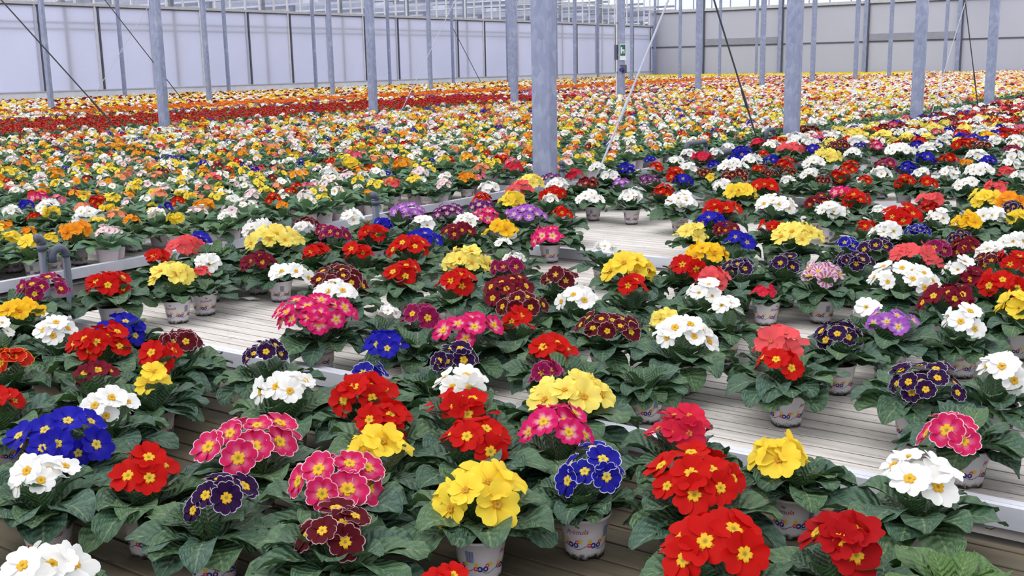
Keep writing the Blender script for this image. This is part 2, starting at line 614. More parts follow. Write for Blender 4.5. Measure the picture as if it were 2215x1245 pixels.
# bracing rods, crossing between neighbouring columns of a row
RODS = [('A', 6.52, 0.02, 11.05, 5.25, True, 'bright bracing rod rising from the widest column foot up across the pipe aisle'),
        ('A', 10.83, 0.02, 6.5, 5.3, False, 'dark bracing rod slanting down to the second aisle column foot'),
        ('A', 16.06, 0.02, 20.4, 4.4, True, 'thin bright bracing rod rising from the third aisle column foot'),
        ('A', 20.3, 0.02, 16.0, 5.3, False, 'dark bracing rod slanting down to the fourth aisle column foot'),
        ('B', 10.26, 0.02, 5.9, 4.9, False, 'dark bracing rod slanting over white screen wall to first column by red primroses'),
        ('B', 15.2, 0.02, 19.4, 5.0, True, 'bright bracing rod rising from the second column by the red primrose strip'),
        ('C', 19.07, 0.02, 14.8, 5.1, False, 'dark bracing rod ending behind the first column of the red primrose strip'),
        ('C', 15.0, 0.02, 19.1, 4.95, True, 'faint bright bracing rod crossing behind second column by the orange strip'),
        ('D', 43.7, 0.02, 41.0, 3.3, False, 'dark bracing rod slanting down across the white screen wall at mid hall')]
for key, y0, z0, y1, z1, light, lab in RODS:
    x = COLS[key][0]
    r = {'A': 0.0085 if not light or y0 < 10 else 0.006, 'B': 0.010 if not light else 0.007, 'C': 0.012 if not light else 0.007, 'D': 0.016}[key]
    root = link('bracing_rod', None, None, (x, y0, z0))
    tag(root, lab, 'bracing rod', 'bracing rods between the columns')
    link('rod', MB().tube([(0, 0, 0), (0, y1 - y0, z1 - z0)], r, 8).mesh('rod', M_ROD_LIGHT if light else M_ROD), root)
    if key in 'AB':
        c = Vector((0, (y1 - y0) * 0.22, (z1 - z0) * 0.22))
        d = Vector((0, y1 - y0, z1 - z0)).normalized()
        link('turnbuckle', MB().tube([c - d * 0.11, c + d * 0.11], r * 1.6, 8).mesh('turnbuckle', M_ROD_LIGHT if light else M_ROD), root)

# emergency sign, cable box, white conduit and hose valve on the sign column
SX, SY = COLS['B'][0], COLS['B'][1][3]
sign_c = ground(1346.5, 112, 0)
fy = SY - 0.0475
def on_sign(px, py):
    d = R_FWD + R_RIGHT * (px - IMG_W / 2) / FPX + R_UP * (IMG_H / 2 - py) / FPX
    p = CAM + d * ((fy - 0.02) / d[1])
    return p
p0, p1 = on_sign(1340.5, 95), on_sign(1353.5, 130)
sx0, sx1, sz1, sz0 = p0[0], p1[0], p0[2], p1[2]
root = link('emergency_sign', None, None, ((sx0 + sx1) / 2, fy - 0.012, sz0))
tag(root, 'green and white emergency sign mounted on a galvanised column', 'sign')
w, h = sx1 - sx0, sz1 - sz0
M_SIGNW = mat_plain('sign_white', srgb(226, 232, 230), 0.4)
M_SIGNG = mat_plain('sign_green', srgb(40, 104, 92), 0.4)
link('plate', MB().box(-w / 2, w / 2, -0.004, 0.012, 0, h).mesh('plate', M_SIGNW), root)
link('green_field', MB().box(-w * 0.42, w * 0.42, -0.007, -0.003, h * 0.27, h * 0.95).mesh('green_field', M_SIGNG), root)
q = MB()
q.box(-w * 0.30, -w * 0.08, -0.010, -0.006, h * 0.42, h * 0.80)
q.box(-w * 0.08, w * 0.30, -0.010, -0.006, h * 0.55, h * 0.66)
q.box(w * 0.14, w * 0.30, -0.010, -0.006, h * 0.42, h * 0.56)
link('pictogram', q.mesh('pictogram', M_SIGNW), root)
a, b = on_sign(1328.5, 97), on_sign(1334.5, 129)
root = link('cable_box', None, None, ((a[0] + b[0]) / 2, SY - 0.02, b[2]))
tag(root, 'narrow dark grey box fixed beside the column with the green sign', 'box')
bw = (b[0] - a[0]) / 2
link('housing', MB().box(-bw, bw, -0.04, 0.05, 0, a[2] - b[2]).mesh('housing', M_PVC), root)
link('mounting_bracket', MB().box(bw, SX - 0.079 - (a[0] + b[0]) / 2, -0.02, 0.02, 0.1, 0.14).mesh('mounting_bracket', M_ZINC), root)
root = link('conduit_pipe', None, None, (SX - 0.115, SY - 0.03, 0))
tag(root, 'white conduit pipe running up the column with the green sign', 'pipe')
link('tube', MB().tube([(0, 0, 0), (0, 0, 5.3)], 0.026, 10).mesh('tube', M_BAR), root)
for z in (1.3, 2.5):
    link('pipe_clip', MB().box(-0.03, 0.034, -0.03, 0.03, z, z + 0.03).mesh('pipe_clip', M_ZINC), root)
a, b = on_sign(1342, 140), on_sign(1355, 158)
root = link('hose_valve', None, None, ((a[0] + b[0]) / 2, SY - 0.06, b[2]))
tag(root, 'dark hose valve with blue cap on the column under the green sign', 'valve')
hw, hh = (b[0] - a[0]) / 2, a[2] - b[2]
link('body', MB().box(-hw, hw * 0.9, -0.03, 0.02, hh * 0.8, hh).box(-hw * 0.4, hw, -0.03, 0.012, 0, hh * 0.8).mesh('body', M_DARKBAR), root)
link('blue_cap', MB().tube([(-hw * 0.3, -0.03, hh * 0.4), (-hw * 0.3, -0.09, hh * 0.4)], hh * 0.26, 12).mesh('blue_cap', mat_plain('blue_plastic', srgb(62, 60, 130), 0.4)), root)
STICK = ground(863, 212, DECK + 0.2)
root = link('sticky_trap', None, None, (STICK[0], STICK[1], DECK))
tag(root, 'small yellow sticky trap card on a stick above the red strip', 'card')
link('stick', MB().tube([(0, 0, 0), (0, 0, 0.5)], 0.006, 6).mesh('stick', M_BAR), root)
link('card', MB().box(-0.05, 0.05, -0.003, 0.003, 0.38, 0.5).mesh('card', mat_plain('yellow_card', srgb(236, 206, 60), 0.5)), root)


# ------------------------------------------------------------------ bench trays
def deck_mesh(x0, x1, y0, y1, mat, groove, pitch=0.045):
    """grooved floor: flat ridges with narrow sunk grooves, running along x"""
    prof = [(y0, DECK - 0.028)]
    y = y0
    while y < y1 - 0.02:
        e = min(y + pitch, y1)
        prof += [(y, DECK - 0.001), (y + 0.002, DECK), (y + (e - y) * 0.45, DECK - 0.0012), (e - 0.0085, DECK), (e - 0.0066, DECK - 0.005), (e - 0.0022, DECK - 0.005)]
        y = e
    prof += [(y1, DECK - 0.001), (y1, DECK - 0.028)]
    n = len(prof)
    V = [(x0, a, b) for a, b in prof] + [(x1, a, b) for a, b in prof]
    F = [(i, n + i, n + i + 1, i + 1) for i in range(n - 1)] + [(0, n - 1, 2 * n - 1, n)]
    fm = [1 if min(prof[i][1], prof[i + 1][1]) < DECK - 0.004 and max(prof[i][1], prof[i + 1][1]) > DECK - 0.02 and i > 1 and i < n - 3 else 0 for i in range(n - 1)] + [0]
    mb = MB().add(V, F)
    mb.m = fm
    return mb.mesh('tray_floor', mat, groove)


RIM_H, RIM_W = 0.046, 0.05


def rim_profile(s):
    """double-lipped aluminium edge, s = +1 when the outer face looks to -axis"""
    p = [(0.0, -0.002), (0.0, RIM_H), (0.016, RIM_H), (0.016, RIM_H - 0.014), (0.026, RIM_H - 0.014), (0.026, RIM_H - 0.003), (RIM_W, RIM_H - 0.003), (RIM_W, -0.002)]
    return [(s * a, b) for a, b in p]


def tray(x0, x1, y0, y1, label, deckmat, near_rim=True, side=None, far_rim=False):
    cx, cy = (x0 + x1) / 2, (y0 + y1) / 2
    root = link('bench_tray', None, None, (cx, cy, 0))
    tag(root, label, 'bench', 'grooved bench trays')
    a0, a1, b0, b1 = x0 - cx, x1 - cx, y0 - cy, y1 - cy
    d = deck_mesh(a0, a1, b0, b1, deckmat, M_GROOVE_WET if deckmat is M_DECK_WET else M_GROOVE, 0.076 if deckmat is M_DECK_WET else 0.064)
    link('tray_floor', d, root)
    link('slab', MB().box(a0 + 0.02, a1 - 0.02, b0 + 0.012, b1 - 0.02, DECK - 0.085, DECK - 0.029).mesh('slab', M_SLAB), root)
    if near_rim:
        pr = [(b0 + a - 0.012, DECK + b) for a, b in rim_profile(1)]
        link('near_rim', MB().prism(pr, a0, a1).mesh('near_rim', M_ALU), root)
    if side == 'aisle':
        pr = [(a1 - a + 0.012, DECK + b) for a, b in rim_profile(1)]
        link('aisle_rim', MB().prism(pr, b0 - 0.012, b1, axis='y').mesh('aisle_rim', M_ALU), root)
    for sx in (a0 + 0.25, a1 - 0.25):
        for sy in (b0 + 0.25, b1 - 0.25):
            link('leg', MB().box(sx - 0.03, sx + 0.03, sy - 0.03, sy + 0.03, 0, DECK - 0.085).mesh('leg', M_ZINC), root)
    return root


rx0, rx1 = -3.86, 0.6
edges = [0.1, 2.27, 4.5, 6.95, 9.3, 11.6, 13.9, 16.2, 18.5, 20.8]
for i, (a, b) in enumerate(zip(edges, edges[1:] + [23.0])):
    lab = ['weathered damp grooved bench tray under the front rows of primroses',
           'pale grooved bench tray behind the white metal rail, with bare floor between the pots',
           'grooved bench tray with a wide empty patch of floor, third from the camera',
           'grooved bench tray beyond the empty patch, fourth from the camera'][i] if i < 4 else '%s grooved bench tray from the camera, hidden under primroses on the main side' % ORD[i]
    tray(rx0 if i < 3 else -4.06, rx1, a, b - 0.09, lab, M_DECK_WET if i == 0 else M_DECK, near_rim=i > 0)
lx = [(-8.8, -4.56), (-13.1, -8.88)]
FAR_EDGE = -4.44
for i, (a, b) in enumerate(((2.1, 6.62), (6.73, 11.1), (11.21, 15.6))):
    for j, (c, d) in enumerate(lx):
        lab = '%s tray of the yellow and orange primroses, %s' % (['first', 'second', 'third'][i], ['next to the pipe aisle', 'one row from the aisle'][j])
        tray(c, d if (i == 0 or j == 1) else FAR_EDGE, a, b, lab, M_DECK, near_rim=True, side='aisle' if j == 0 else None)
for (c, d, y0, lab) in ((-13.1, -4.44, 15.7, 'long growing bench under the distant mixed primroses behind the pipe aisle'),
                        (-22.7, -14.1, 5.0, 'long growing bench under the dark red and orange strips'),
                        (-31.8, -23.6, 12.0, 'long growing bench under primroses against the white screen wall')):
    root = link('growing_bench', None, None, ((c + d) / 2, (y0 + 61.6) / 2, 0))
    tag(root, lab, 'bench')
    hx, hy = (d - c) / 2, (61.6 - y0) / 2
    link('bench_top', MB().box(-hx, hx, -hy, hy, DECK - 0.06, DECK).mesh('bench_top', M_DECK), root)
    for sx in (-hx + 0.3, hx - 0.3):
        link('support_beam', MB().box(sx - 0.05, sx + 0.05, -hy, hy, 0, DECK - 0.06).mesh('support_beam', M_ZINC), root)
root = link('growing_bench', None, None, (-1.6, 42.3, 0))
tag(root, 'long growing bench under the far primroses next to the pipe aisle end', 'bench')
link('bench_top', MB().box(-2.26, 2.2, -19.2, 19.2, DECK - 0.06, DECK).mesh('bench_top', M_DECK), root)
for sx in (-1.9, 1.9):
    link('support_beam', MB().box(sx - 0.05, sx + 0.05, -19.2, 19.2, 0, DECK - 0.06).mesh('support_beam', M_ZINC), root)


# ------------------------------------------------------------------ watering standpipes in the aisle
def arc(c, r, a0, a1, plane='y', n=8):
    out = []
    for i in range(n + 1):
        t = math.radians(a0 + (a1 - a0) * i / n)
        out.append((c[0], c[1] + r * math.cos(t), c[2] + r * math.sin(t)) if plane == 'y' else (c[0] + r * math.cos(t), c[1], c[2] + r * math.sin(t)))
    return out


def standpipe(x, y, ztop, label, r=0.021):
    root = link('standpipe', None, None, (x, y, 0))
    tag(root, label, 'pipe', 'grey watering standpipes')
    link('riser', MB().tube([(0, 0, 0), (0, 0, ztop - 0.03)], r, 14).mesh('riser', M_PVC, smooth=True), root)
    link('elbow', MB().tube([(0, 0, ztop - 0.055), (0, 0, ztop - 0.03)], r * 1.22, 14).tube([(0, 0, ztop - 0.03)] + arc((0, -0.02, ztop - 0.02), 0.02, 0, 100)[1:], r * 1.18, 14).mesh('elbow', M_PVC, smooth=True), root)
    return root


def hoop(x, y0, y1, ztop, zend, label, r=0.02, group='grey watering standpipes'):
    root = link('hooped_pipe', None, None, (x, y1, 0))
    tag(root, label, 'pipe', group)
    d = y0 - y1
    hr = min(0.04, -d * 0.45)
    link('riser', MB().tube([(0, 0, 0), (0, 0, ztop - hr)], r, 14).mesh('riser', M_PVC, smooth=True), root)
    pts = [(0, 0, ztop - hr - 0.01)] + arc((0, -hr, ztop - hr), hr, 0, 90) + [(0, d + hr, ztop)] + arc((0, d + hr, ztop - hr), hr, 90, 180)
    pts += [(0, d, zend)]
    link('bend', MB().tube(pts, r * 1.12, 14).mesh('bend', M_PVC, smooth=True), root)
    return root


PX = -4.35
standpipe(PX, 2.64, 0.845, "grey plastic standpipe with rounded top, taller one next to the hooped pipe", 0.017)
hoop(PX + 0.02, 2.672, 2.738, 0.79, 0.735, 'grey hooped plastic pipe beside the tall standpipe at the aisle corner', 0.016)
standpipe(PX, 4.79, 0.80, 'grey plastic standpipe standing alone beside the lilac primrose')
standpipe(PX, 6.87, 0.815, 'grey standpipe half hidden beside the foot of the widest column')
hoop(PX, 8.95, 9.35, 0.815, 0.70, 'grey hooped pipe among the white primroses beyond the widest column')
hoop(PX, 10.82, 11.02, 0.83, 0.70, 'grey hooped pipe against the foot of the second aisle column')
root = link('water_pipe', None, None, (PX + 0.12, 9.5, 0.70))
tag(root, 'grey horizontal water pipe along the aisle beyond the widest column', 'pipe')
link('tube', MB().tube([(0, -0.45, 0), (0, 1.1, 0)], 0.03, 12).mesh('tube', M_PVC, smooth=True), root)
link('stand', MB().box(-0.02, 0.02, -0.02, 0.02, -0.70, -0.028).mesh('stand', M_PVC), root)
S = ground(533, 650, DECK)
root = link('plant_label', None, None, (S[0], S[1], DECK + 0.003), (0, 0, 0.3))
tag(root, 'crumpled white scrap lying on bare tray floor behind pink primrose', 'scrap')
link('paper', MB().add([(-0.05, -0.012, 0), (-0.015, -0.015, 0.014), (0.02, -0.012, 0.004), (0.06, -0.006, 0.012), (0.058, 0.012, 0.002), (0.02, 0.016, 0.012), (-0.02, 0.014, 0.004), (-0.048, 0.01, 0.008)],
                       [(0, 1, 6, 7), (1, 2, 5, 6), (2, 3, 4, 5)]).mesh('paper', M_SIGNW), root)


# ------------------------------------------------------------------ primrose varieties
# key: petal, edge (or None), halo (or None), star eye, eye size, flower diameter (m), frill
GOLD = srgb(240, 190, 40)
VAR = {
    'W': (srgb(252, 252, 250), None, None, srgb(236, 180, 40), 0.24, 0.074, 0.25),
    'Y': (srgb(250, 222, 72), None, srgb(240, 176, 30), srgb(214, 150, 30), 0.16, 0.092, 0.30),
    'L': (srgb(252, 234, 118), None, srgb(248, 200, 50), srgb(224, 160, 40), 0.16, 0.090, 0.45),
    'G': (srgb(250, 200, 40), None, srgb(236, 150, 24), srgb(206, 130, 24), 0.16, 0.084, 0.40),
    'R': (srgb(200, 18, 13), None, None, GOLD, 0.27, 0.080, 0.12),
    'D': (srgb(176, 14, 20), None, None, GOLD, 0.26, 0.084, 0.20),
    'M': (srgb(92, 14, 30), srgb(214, 176, 176), None, GOLD, 0.27, 0.066, 0.22),
    'T': (srgb(118, 16, 42), None, None, GOLD, 0.30, 0.064, 0.15),
    'X': (srgb(140, 18, 78), srgb(200, 110, 150), None, GOLD, 0.27, 0.068, 0.18),
    'K': (srgb(218, 30, 108), None, srgb(250, 214, 228), GOLD, 0.26, 0.076, 0.15),
    'E': (srgb(210, 34, 96), srgb(246, 210, 222), srgb(236, 130, 170), GOLD, 0.30, 0.074, 0.22),
    'B': (srgb(34, 30, 172), None, srgb(90, 90, 210), srgb(238, 208, 90), 0.24, 0.076, 0.15),
    'I': (srgb(30, 28, 150), srgb(206, 210, 240), None, srgb(238, 208, 80), 0.26, 0.066, 0.20),
    'N': (srgb(46, 16, 66), srgb(206, 198, 214), None, GOLD, 0.30, 0.060, 0.18),
    'V': (srgb(172, 96, 196), None, srgb(240, 226, 246), srgb(240, 200, 80), 0.24, 0.052, 0.10),
    'Z': (srgb(112, 26, 110), None, srgb(236, 214, 236), srgb(240, 200, 80), 0.26, 0.050, 0.10),
    'S': (srgb(236, 92, 96), None, None, srgb(216, 80, 70), 0.14, 0.080, 0.30),
    'C': (srgb(216, 38, 70), None, None, srgb(226, 130, 60), 0.16, 0.078, 0.18),
    'O': (srgb(246, 158, 34), None, srgb(236, 110, 16), srgb(222, 120, 20), 0.18, 0.072, 0.28),
    'Q': (srgb(196, 30, 16), srgb(240, 160, 60), None, GOLD, 0.30, 0.068, 0.20),
    'F': (srgb(186, 44, 130), srgb(246, 226, 240), srgb(250, 236, 244), GOLD, 0.26, 0.064, 0.15),
    'P': (srgb(250, 228, 232), None, srgb(250, 240, 240), srgb(226, 120, 110), 0.28, 0.062, 0.15),
    'A': (srgb(240, 150, 118), None, srgb(246, 180, 110), srgb(236, 150, 60), 0.22, 0.066, 0.20),
}
NAME = {'W': ('pure white', 'white'), 'Y': ('bright yellow', 'yellow'), 'L': ('frilled lemon yellow', 'lemon'), 'G': ('golden yellow', 'golden'),
        'R': ('scarlet', 'scarlet'), 'D': ('deep red', 'red'), 'M': ('white-edged maroon', 'maroon'), 'T': ('plain maroon', 'maroon'),
        'X': ('pale-edged magenta', 'magenta'), 'K': ('hot pink', 'pink'), 'E': ('white-edged pink', 'pink'), 'B': ('royal blue', 'blue'),
        'I': ('white-edged blue', 'blue'), 'N': ('white-edged purple-black', 'purple-black'), 'V': ('pale lilac', 'lilac'), 'Z': ('dark violet', 'violet'),
        'S': ('salmon', 'salmon'), 'C': ('coral rose', 'rose'), 'O': ('orange', 'orange'), 'Q': ('orange-edged red', 'red'), 'F': ('striped pink and white', 'striped'),
        'P': ('blush pink', 'blush'), 'A': ('apricot', 'apricot'), 'U': ('leafy flowerless', 'flowerless')}

# x, y of the flower head in the photograph, its width, variety
PLANTS = """
138 945 235 B|232 874 135 W|90 1022 172 W|310 1010 175 R|540 950 245 E|475 1065 172 N|730 1030 250 E|725 1138 190 M|95 1218 200 W|8 852 95 R
205 806 100 T|328 812 84 Y|217 737 168 R|345 765 112 R|392 735 118 M|262 706 125 B|117 707 108 W|0 704 62 W|42 670 118 G|20 772 92 Q
97 620 126 X|232 611 112 R|372 591 122 L|398 529 96 S|342 553 62 R|428 518 68 B|448 560 70 W|433 584 48 S|592 516 148 L|556 490 78 W
655 490 52 W|664 482 60 M|558 560 86 T|682 538 68 R|630 588 108 W|722 506 76 X|733 605 142 M|726 628 112 W|684 682 196 K|570 758 114 N
618 832 146 W|882 458 90 V|970 455 72 Z|916 478 66 W|1042 427 54 R|1043 445 66 Z|1048 467 76 K|1006 474 66 W|994 497 82 T|1110 429 66 Y
1137 461 96 V|1085 493 84 G|1086 524 46 W|1185 508 84 K|1215 456 50 R|1190 429 40 W|1196 417 68 R|1123 406 68 S|1147 392 72 L|1058 405 54 W
1195 384 52 Z|1206 398 56 W|1243 375 44 C|1272 395 60 T|1274 428 68 W|806 499 82 R|828 482 52 B|912 514 92 B|884 532 100 R|870 582 100 R
775 540 76 R|1008 560 122 L|1112 558 56 W|1102 574 96 X|986 604 100 R|1211 594 94 M|1098 622 138 T|1128 657 122 M|842 672 60 W|912 682 106 X
1010 710 164 K|1118 692 92 R|830 737 122 B|985 772 122 N|994 824 140 W|797 805 98 I|1190 750 122 R|1180 794 86 X|1251 641 106 W|1314 702 150 M
1361 577 130 Y|1308 534 62 W|1366 612 80 R|1436 684 76 L|1476 718 148 W|1488 577 98 R|1363 422 58 W|1471 434 82 W|1434 410 60 R|1556 451 96 R
1604 412 82 Y|1676 442 108 W|1540 473 76 B|1575 495 72 T|1599 516 84 B|1494 501 88 L|1531 542 112 G|1537 597 96 S|1600 572 76 N|1698 564 82 N
1725 508 122 L|1674 490 76 R|1800 453 84 W|1768 432 64 T|1849 428 76 R|1822 413 64 K|1904 455 50 W|1951 464 100 R|2012 430 64 S|2008 449 60 D
2028 465 66 W|1873 487 52 R|1912 496 80 W|1833 521 66 I|1986 496 62 I|1896 529 84 N|1843 563 92 N|2090 479 80 G|2144 464 80 W|2132 427 84 Y
2186 432 72 O|2190 447 58 N|2202 469 60 Y|2073 511 62 N|2092 530 78 T|2196 515 74 W|1973 551 122 S|2026 534 72 X|2140 541 76 W|2148 559 84 M
1955 601 168 W|2075 575 78 W|2190 564 92 R|2168 610 126 R|2100 599 76 T|2051 641 132 T|2204 656 98 Y|1777 591 106 F|1522 627 96 W|1568 660 88 W
1652 628 58 C|1880 662 80 W|1927 694 116 V|1815 718 120 N|2083 688 114 W|1681 737 146 S|1690 782 124 R|2002 822 176 N|2168 792 112 W|790 843 166 R
826 902 162 R|812 962 160 Y|1003 880 166 R|1030 946 188 R|1238 850 208 L|1203 914 172 K|1471 920 168 C|1040 1058 244 Y|1287 1004 176 I|1510 1028 244 R
1555 1168 268 R|1822 1156 204 D|1692 975 150 Y|1986 1022 190 W|2052 926 148 E|2062 1215 150 U|968 1258 130 R|1402 812 120 U
1292 361 46 W|1319 379 48 W|1354 363 48 B|1405 387 56 Z|1343 394 46 V|1420 358 38 R|1408 343 30 B|1461 347 46 W|1490 362 50 W|1460 373 56 R
1478 388 54 B|1490 331 40 W|1521 338 56 C|1541 354 34 B|1584 359 70 W|1549 327 34 W|1574 316 34 W|1606 328 56 B|1588 343 36 B|1626 346 54 W
1641 364 38 R|1523 372 46 M|1537 381 30 Y|1588 379 72 M|1564 400 54 W|1656 401 72 R|1664 373 44 M|1704 371 46 M|1706 389 40 W|1699 350 54 R
1670 344 40 B|1652 331 32 R|1639 309 44 C|1685 305 48 R|1710 321 64 S|1722 299 58 W|1756 307 38 W|1747 283 56 M|1758 322 44 B|1788 336 68 L
1761 351 62 W|1750 375 54 W|1838 357 52 R|1820 379 58 R|1782 388 44 M|1872 386 36 R|1905 373 52 W|1915 356 62 X|2003 341 54 B|1964 361 54 B
1992 372 46 W|1957 389 56 R|2006 390 48 R|2053 373 54 W|2119 369 76 W|2087 396 66 W|2050 341 50 R|2091 350 34 O|2115 336 58 W|2139 346 46 B
2192 336 52 W|2186 353 48 W|2191 321 48 X|2178 370 46 S|2205 380 46 W|2156 402 62 S|1846 330 46 W|1816 315 64 M|1857 306 58 W|1945 325 76 W
1896 315 42 K|1848 291 62 L|1910 294 58 L|1962 299 50 L|2009 297 42 L|2006 322 48 W|2042 301 42 W|1982 312 40 B|2014 277 58 L|1995 287 36 W
2086 281 50 L|2085 297 50 B|2136 294 52 G|2080 312 54 R|2126 315 46 M|2156 302 42 W|2196 301 46 W|2172 286 48 D|2110 262 48 W|2050 262 46 M
22 510 54 Y|70 521 64 Y|108 511 38 Y|62 497 38 O|164 496 88 O|12 484 42 O|25 455 48 W|55 440 38 B|104 441 52 W|112 456 44 Y
74 466 34 R|84 425 52 K|190 466 82 W|236 454 52 Y|178 449 46 A|212 433 48 R|284 472 44 O|380 470 46 Y|440 441 58 O|386 433 42 R
412 425 36 Y|490 466 48 W|590 427 46 R|611 441 34 O|545 419 46 P|505 428 36 W|660 420 44 P|760 466 66 W|700 497 50 X|1010 380 50 O
960 396 44 P|1110 360 48 C|1085 345 50 R|1040 362 44 A|905 372 48 P|870 355 52 O|815 372 46 W|850 395 42 S|760 352 48 Y|710 372 46 W
"""


def parse_plants():
    out = []
    for line in PLANTS.strip().splitlines():
        for item in line.split('|'):
            a = item.split()
            out.append((float(a[0]), float(a[1]), float(a[2]), a[3]))
    return out


# ------------------------------------------------------------------ shapes: flower, leaf, pot
def lerp(a, b, t):
    return tuple(x + (y - x) * t for x, y in zip(a, b))


def flower_geo(key, seed, rows, nv, star=True):
    """five overlapping notched petals, unit radius, facing +z; per-vertex colours"""
    base, edge, halo, eye, es, _, frill = VAR[key]
    rg = random.Random(seed)
    V, F, Cc = [], [], []
    for p in range(5):
        th0 = 2 * math.pi * p / 5 + rg.uniform(-0.07, 0.07)
        sc = rg.uniform(0.92, 1.05)
        cup = rg.uniform(0.02, 0.20) + 0.05
        tilt = rg.uniform(0.10, 0.16)
        ph = rg.uniform(0, 6.28)
        shade = rg.uniform(0.94, 1.0)
        o = len(V)
        for u in rows:
            ha = math.radians(33 + 12 * min(1, u * 1.5) - 6 * max(0, u - 0.8) / 0.2)
            for j in range(nv):
                v = -1 + 2 * j / (nv - 1)
                Rv = sc * (1.0 - 0.13 * math.exp(-(v / 0.20) ** 2) - 0.22 * abs(v) ** 3.5)
                Rv += 0.035 * frill * math.sin(9 * v + ph) * (u > 0.8)
                r = u * Rv
                th = th0 + v * ha
                z = cup * u ** 2 - 0.06 * (1 - u) + tilt * v * u * 0.55 + frill * 0.22 * math.sin(4.5 * v + ph) * u ** 3 - 0.10 * max(0, u - 0.75) * 2
                V.append((r * math.cos(th), r * math.sin(th), z))
                c = base
                if halo is not None:
                    hr = es + 0.26 + 0.10 * math.cos(v * 3.0)
                    if key in 'YLGOAB':
                        k = max(0.0, 1 - max(0, u - es) / (hr - es + 0.15)) * (1 - 0.75 * abs(v)) * 0.8
                        if key == 'B':
                            k *= 0.4
                    elif key == 'F':
                        k = (0.5 + 0.5 * math.cos(v * 7)) * (u < 0.95)
                    else:
                        k = max(0.0, min(1.0, 1 - (u - es) / max(0.05, hr - es) * (0.75 + 0.5 * abs(v))))
                    c = lerp(c, halo, k)
                if u < es * (1.15 - 0.5 * abs(v)):
                    c = eye
                if u < 0.07:
                    c = lerp(eye, srgb(120, 130, 40), 0.7)
                if edge is not None and u > 0.95:
                    c = edge
                Cc.append(tuple(x * shade for x in c))
        nr = len(rows)
        for i in range(nr - 1):
            for j in range(nv - 1):
                a = o + i * nv + j
                F.append((a, a + nv, a + nv + 1, a + 1))
    return np.array(V), F, np.array(Cc)


ROWS_NEAR = [0.05, 0.16, 0.26, 0.38, 0.55, 0.72, 0.86, 0.94, 0.965, 1.0]
ROWS_MID = [0.04, 0.2, 0.3, 0.45, 0.7, 0.93, 0.97, 1.0]


def eye_geo(key):
    """raised five-lobed star eye with a sunken green throat"""
    es = VAR[key][4]
    eye = VAR[key][3]
    V, F, Cc = [], [], []
    n = 40
    for u in (0.16, 0.5, 0.85, 1.0):
        for i in range(n):
            t = 2 * math.pi * i / n
            lobe = 0.62 + 0.38 * abs(math.cos(2.5 * t)) ** 0.7
            notch = 1 - 0.14 * math.exp(-((((t * 5 / (2 * math.pi) + 0.5) % 1) - 0.5) / 0.09) ** 2)
            r = es * 1.22 * u * (lobe * notch if u > 0.3 else 0.7)
            V.append((r * math.cos(t), r * math.sin(t), -0.055 + 0.085 * u ** 0.6 - 0.03 * (u > 0.9)))
            Cc.append(lerp(eye, srgb(120, 130, 40), 0.75) if u < 0.3 else (lerp(eye, (1, 0.85, 0.25), 0.18) if u < 0.7 else eye))
    for k in range(3):
        for i in range(n):
            a, b = k * n + i, k * n + (i + 1) % n
            F.append((a, b, b + n, a + n))
    F.append(tuple(range(n))[::-1])
    return V, F, Cc


GREENS = [srgb(68, 98, 78), srgb(76, 108, 82), srgb(60, 92, 74), srgb(84, 114, 82), srgb(72, 102, 88)]
YOUNG = srgb(104, 142, 60)


def leaf_geo(L, W, az, r0, z0, elev, droop, nu, nv, rg, col):
    """spoon-shaped crinkled leaf arching out from the crown"""
    V, UV, C, F = [], [], [], []
    x, z, ang = r0, z0, elev
    step = L / nu
    twist = rg.uniform(-0.25, 0.25)
    wave = rg.uniform(0, 6.28)
    curl = rg.uniform(0.10, 0.45)
    ca, sa = math.cos(az), math.sin(az)
    for i in range(nu + 1):
        t = i / nu
        w = W * (0.16 + 0.84 * math.sin(math.pi * min(1, max(0, (t - 0.08)) / 0.92) ** 1.35) ** 0.75) * 0.5
        if t > 0.97:
            w = W * 0.10
        nrm = (-math.sin(ang), math.cos(ang))
        for j in range(nv + 1):
            v = -1 + 2 * j / nv
            s = v * w
            lift = curl * w * (abs(v) ** 1.6) + 0.085 * W * math.sin(11 * t + wave + (2 if v > 0 else 0)) * abs(v) ** 2 * (t > 0.2) + 0.02 * W * math.sin(23 * t + 5 * v + wave) + twist * s * t
            px = x + nrm[0] * lift
            pz = z + nrm[1] * lift
            V.append((px * ca - s * sa, px * sa + s * ca, pz))
            UV.append((v, t))
            C.append(lerp(col, YOUNG, 0.30 * max(0, 0.35 - t) / 0.35))
        x += math.cos(ang) * step
        z += math.sin(ang) * step
        ang -= droop / nu * (0.5 + 1.2 * t)
    m = nv + 1
    for i in range(nu):
        for j in range(nv):
            a = i * m + j
            F.append((a, a + 1, a + m + 1, a + m))
    return V, F, UV, C


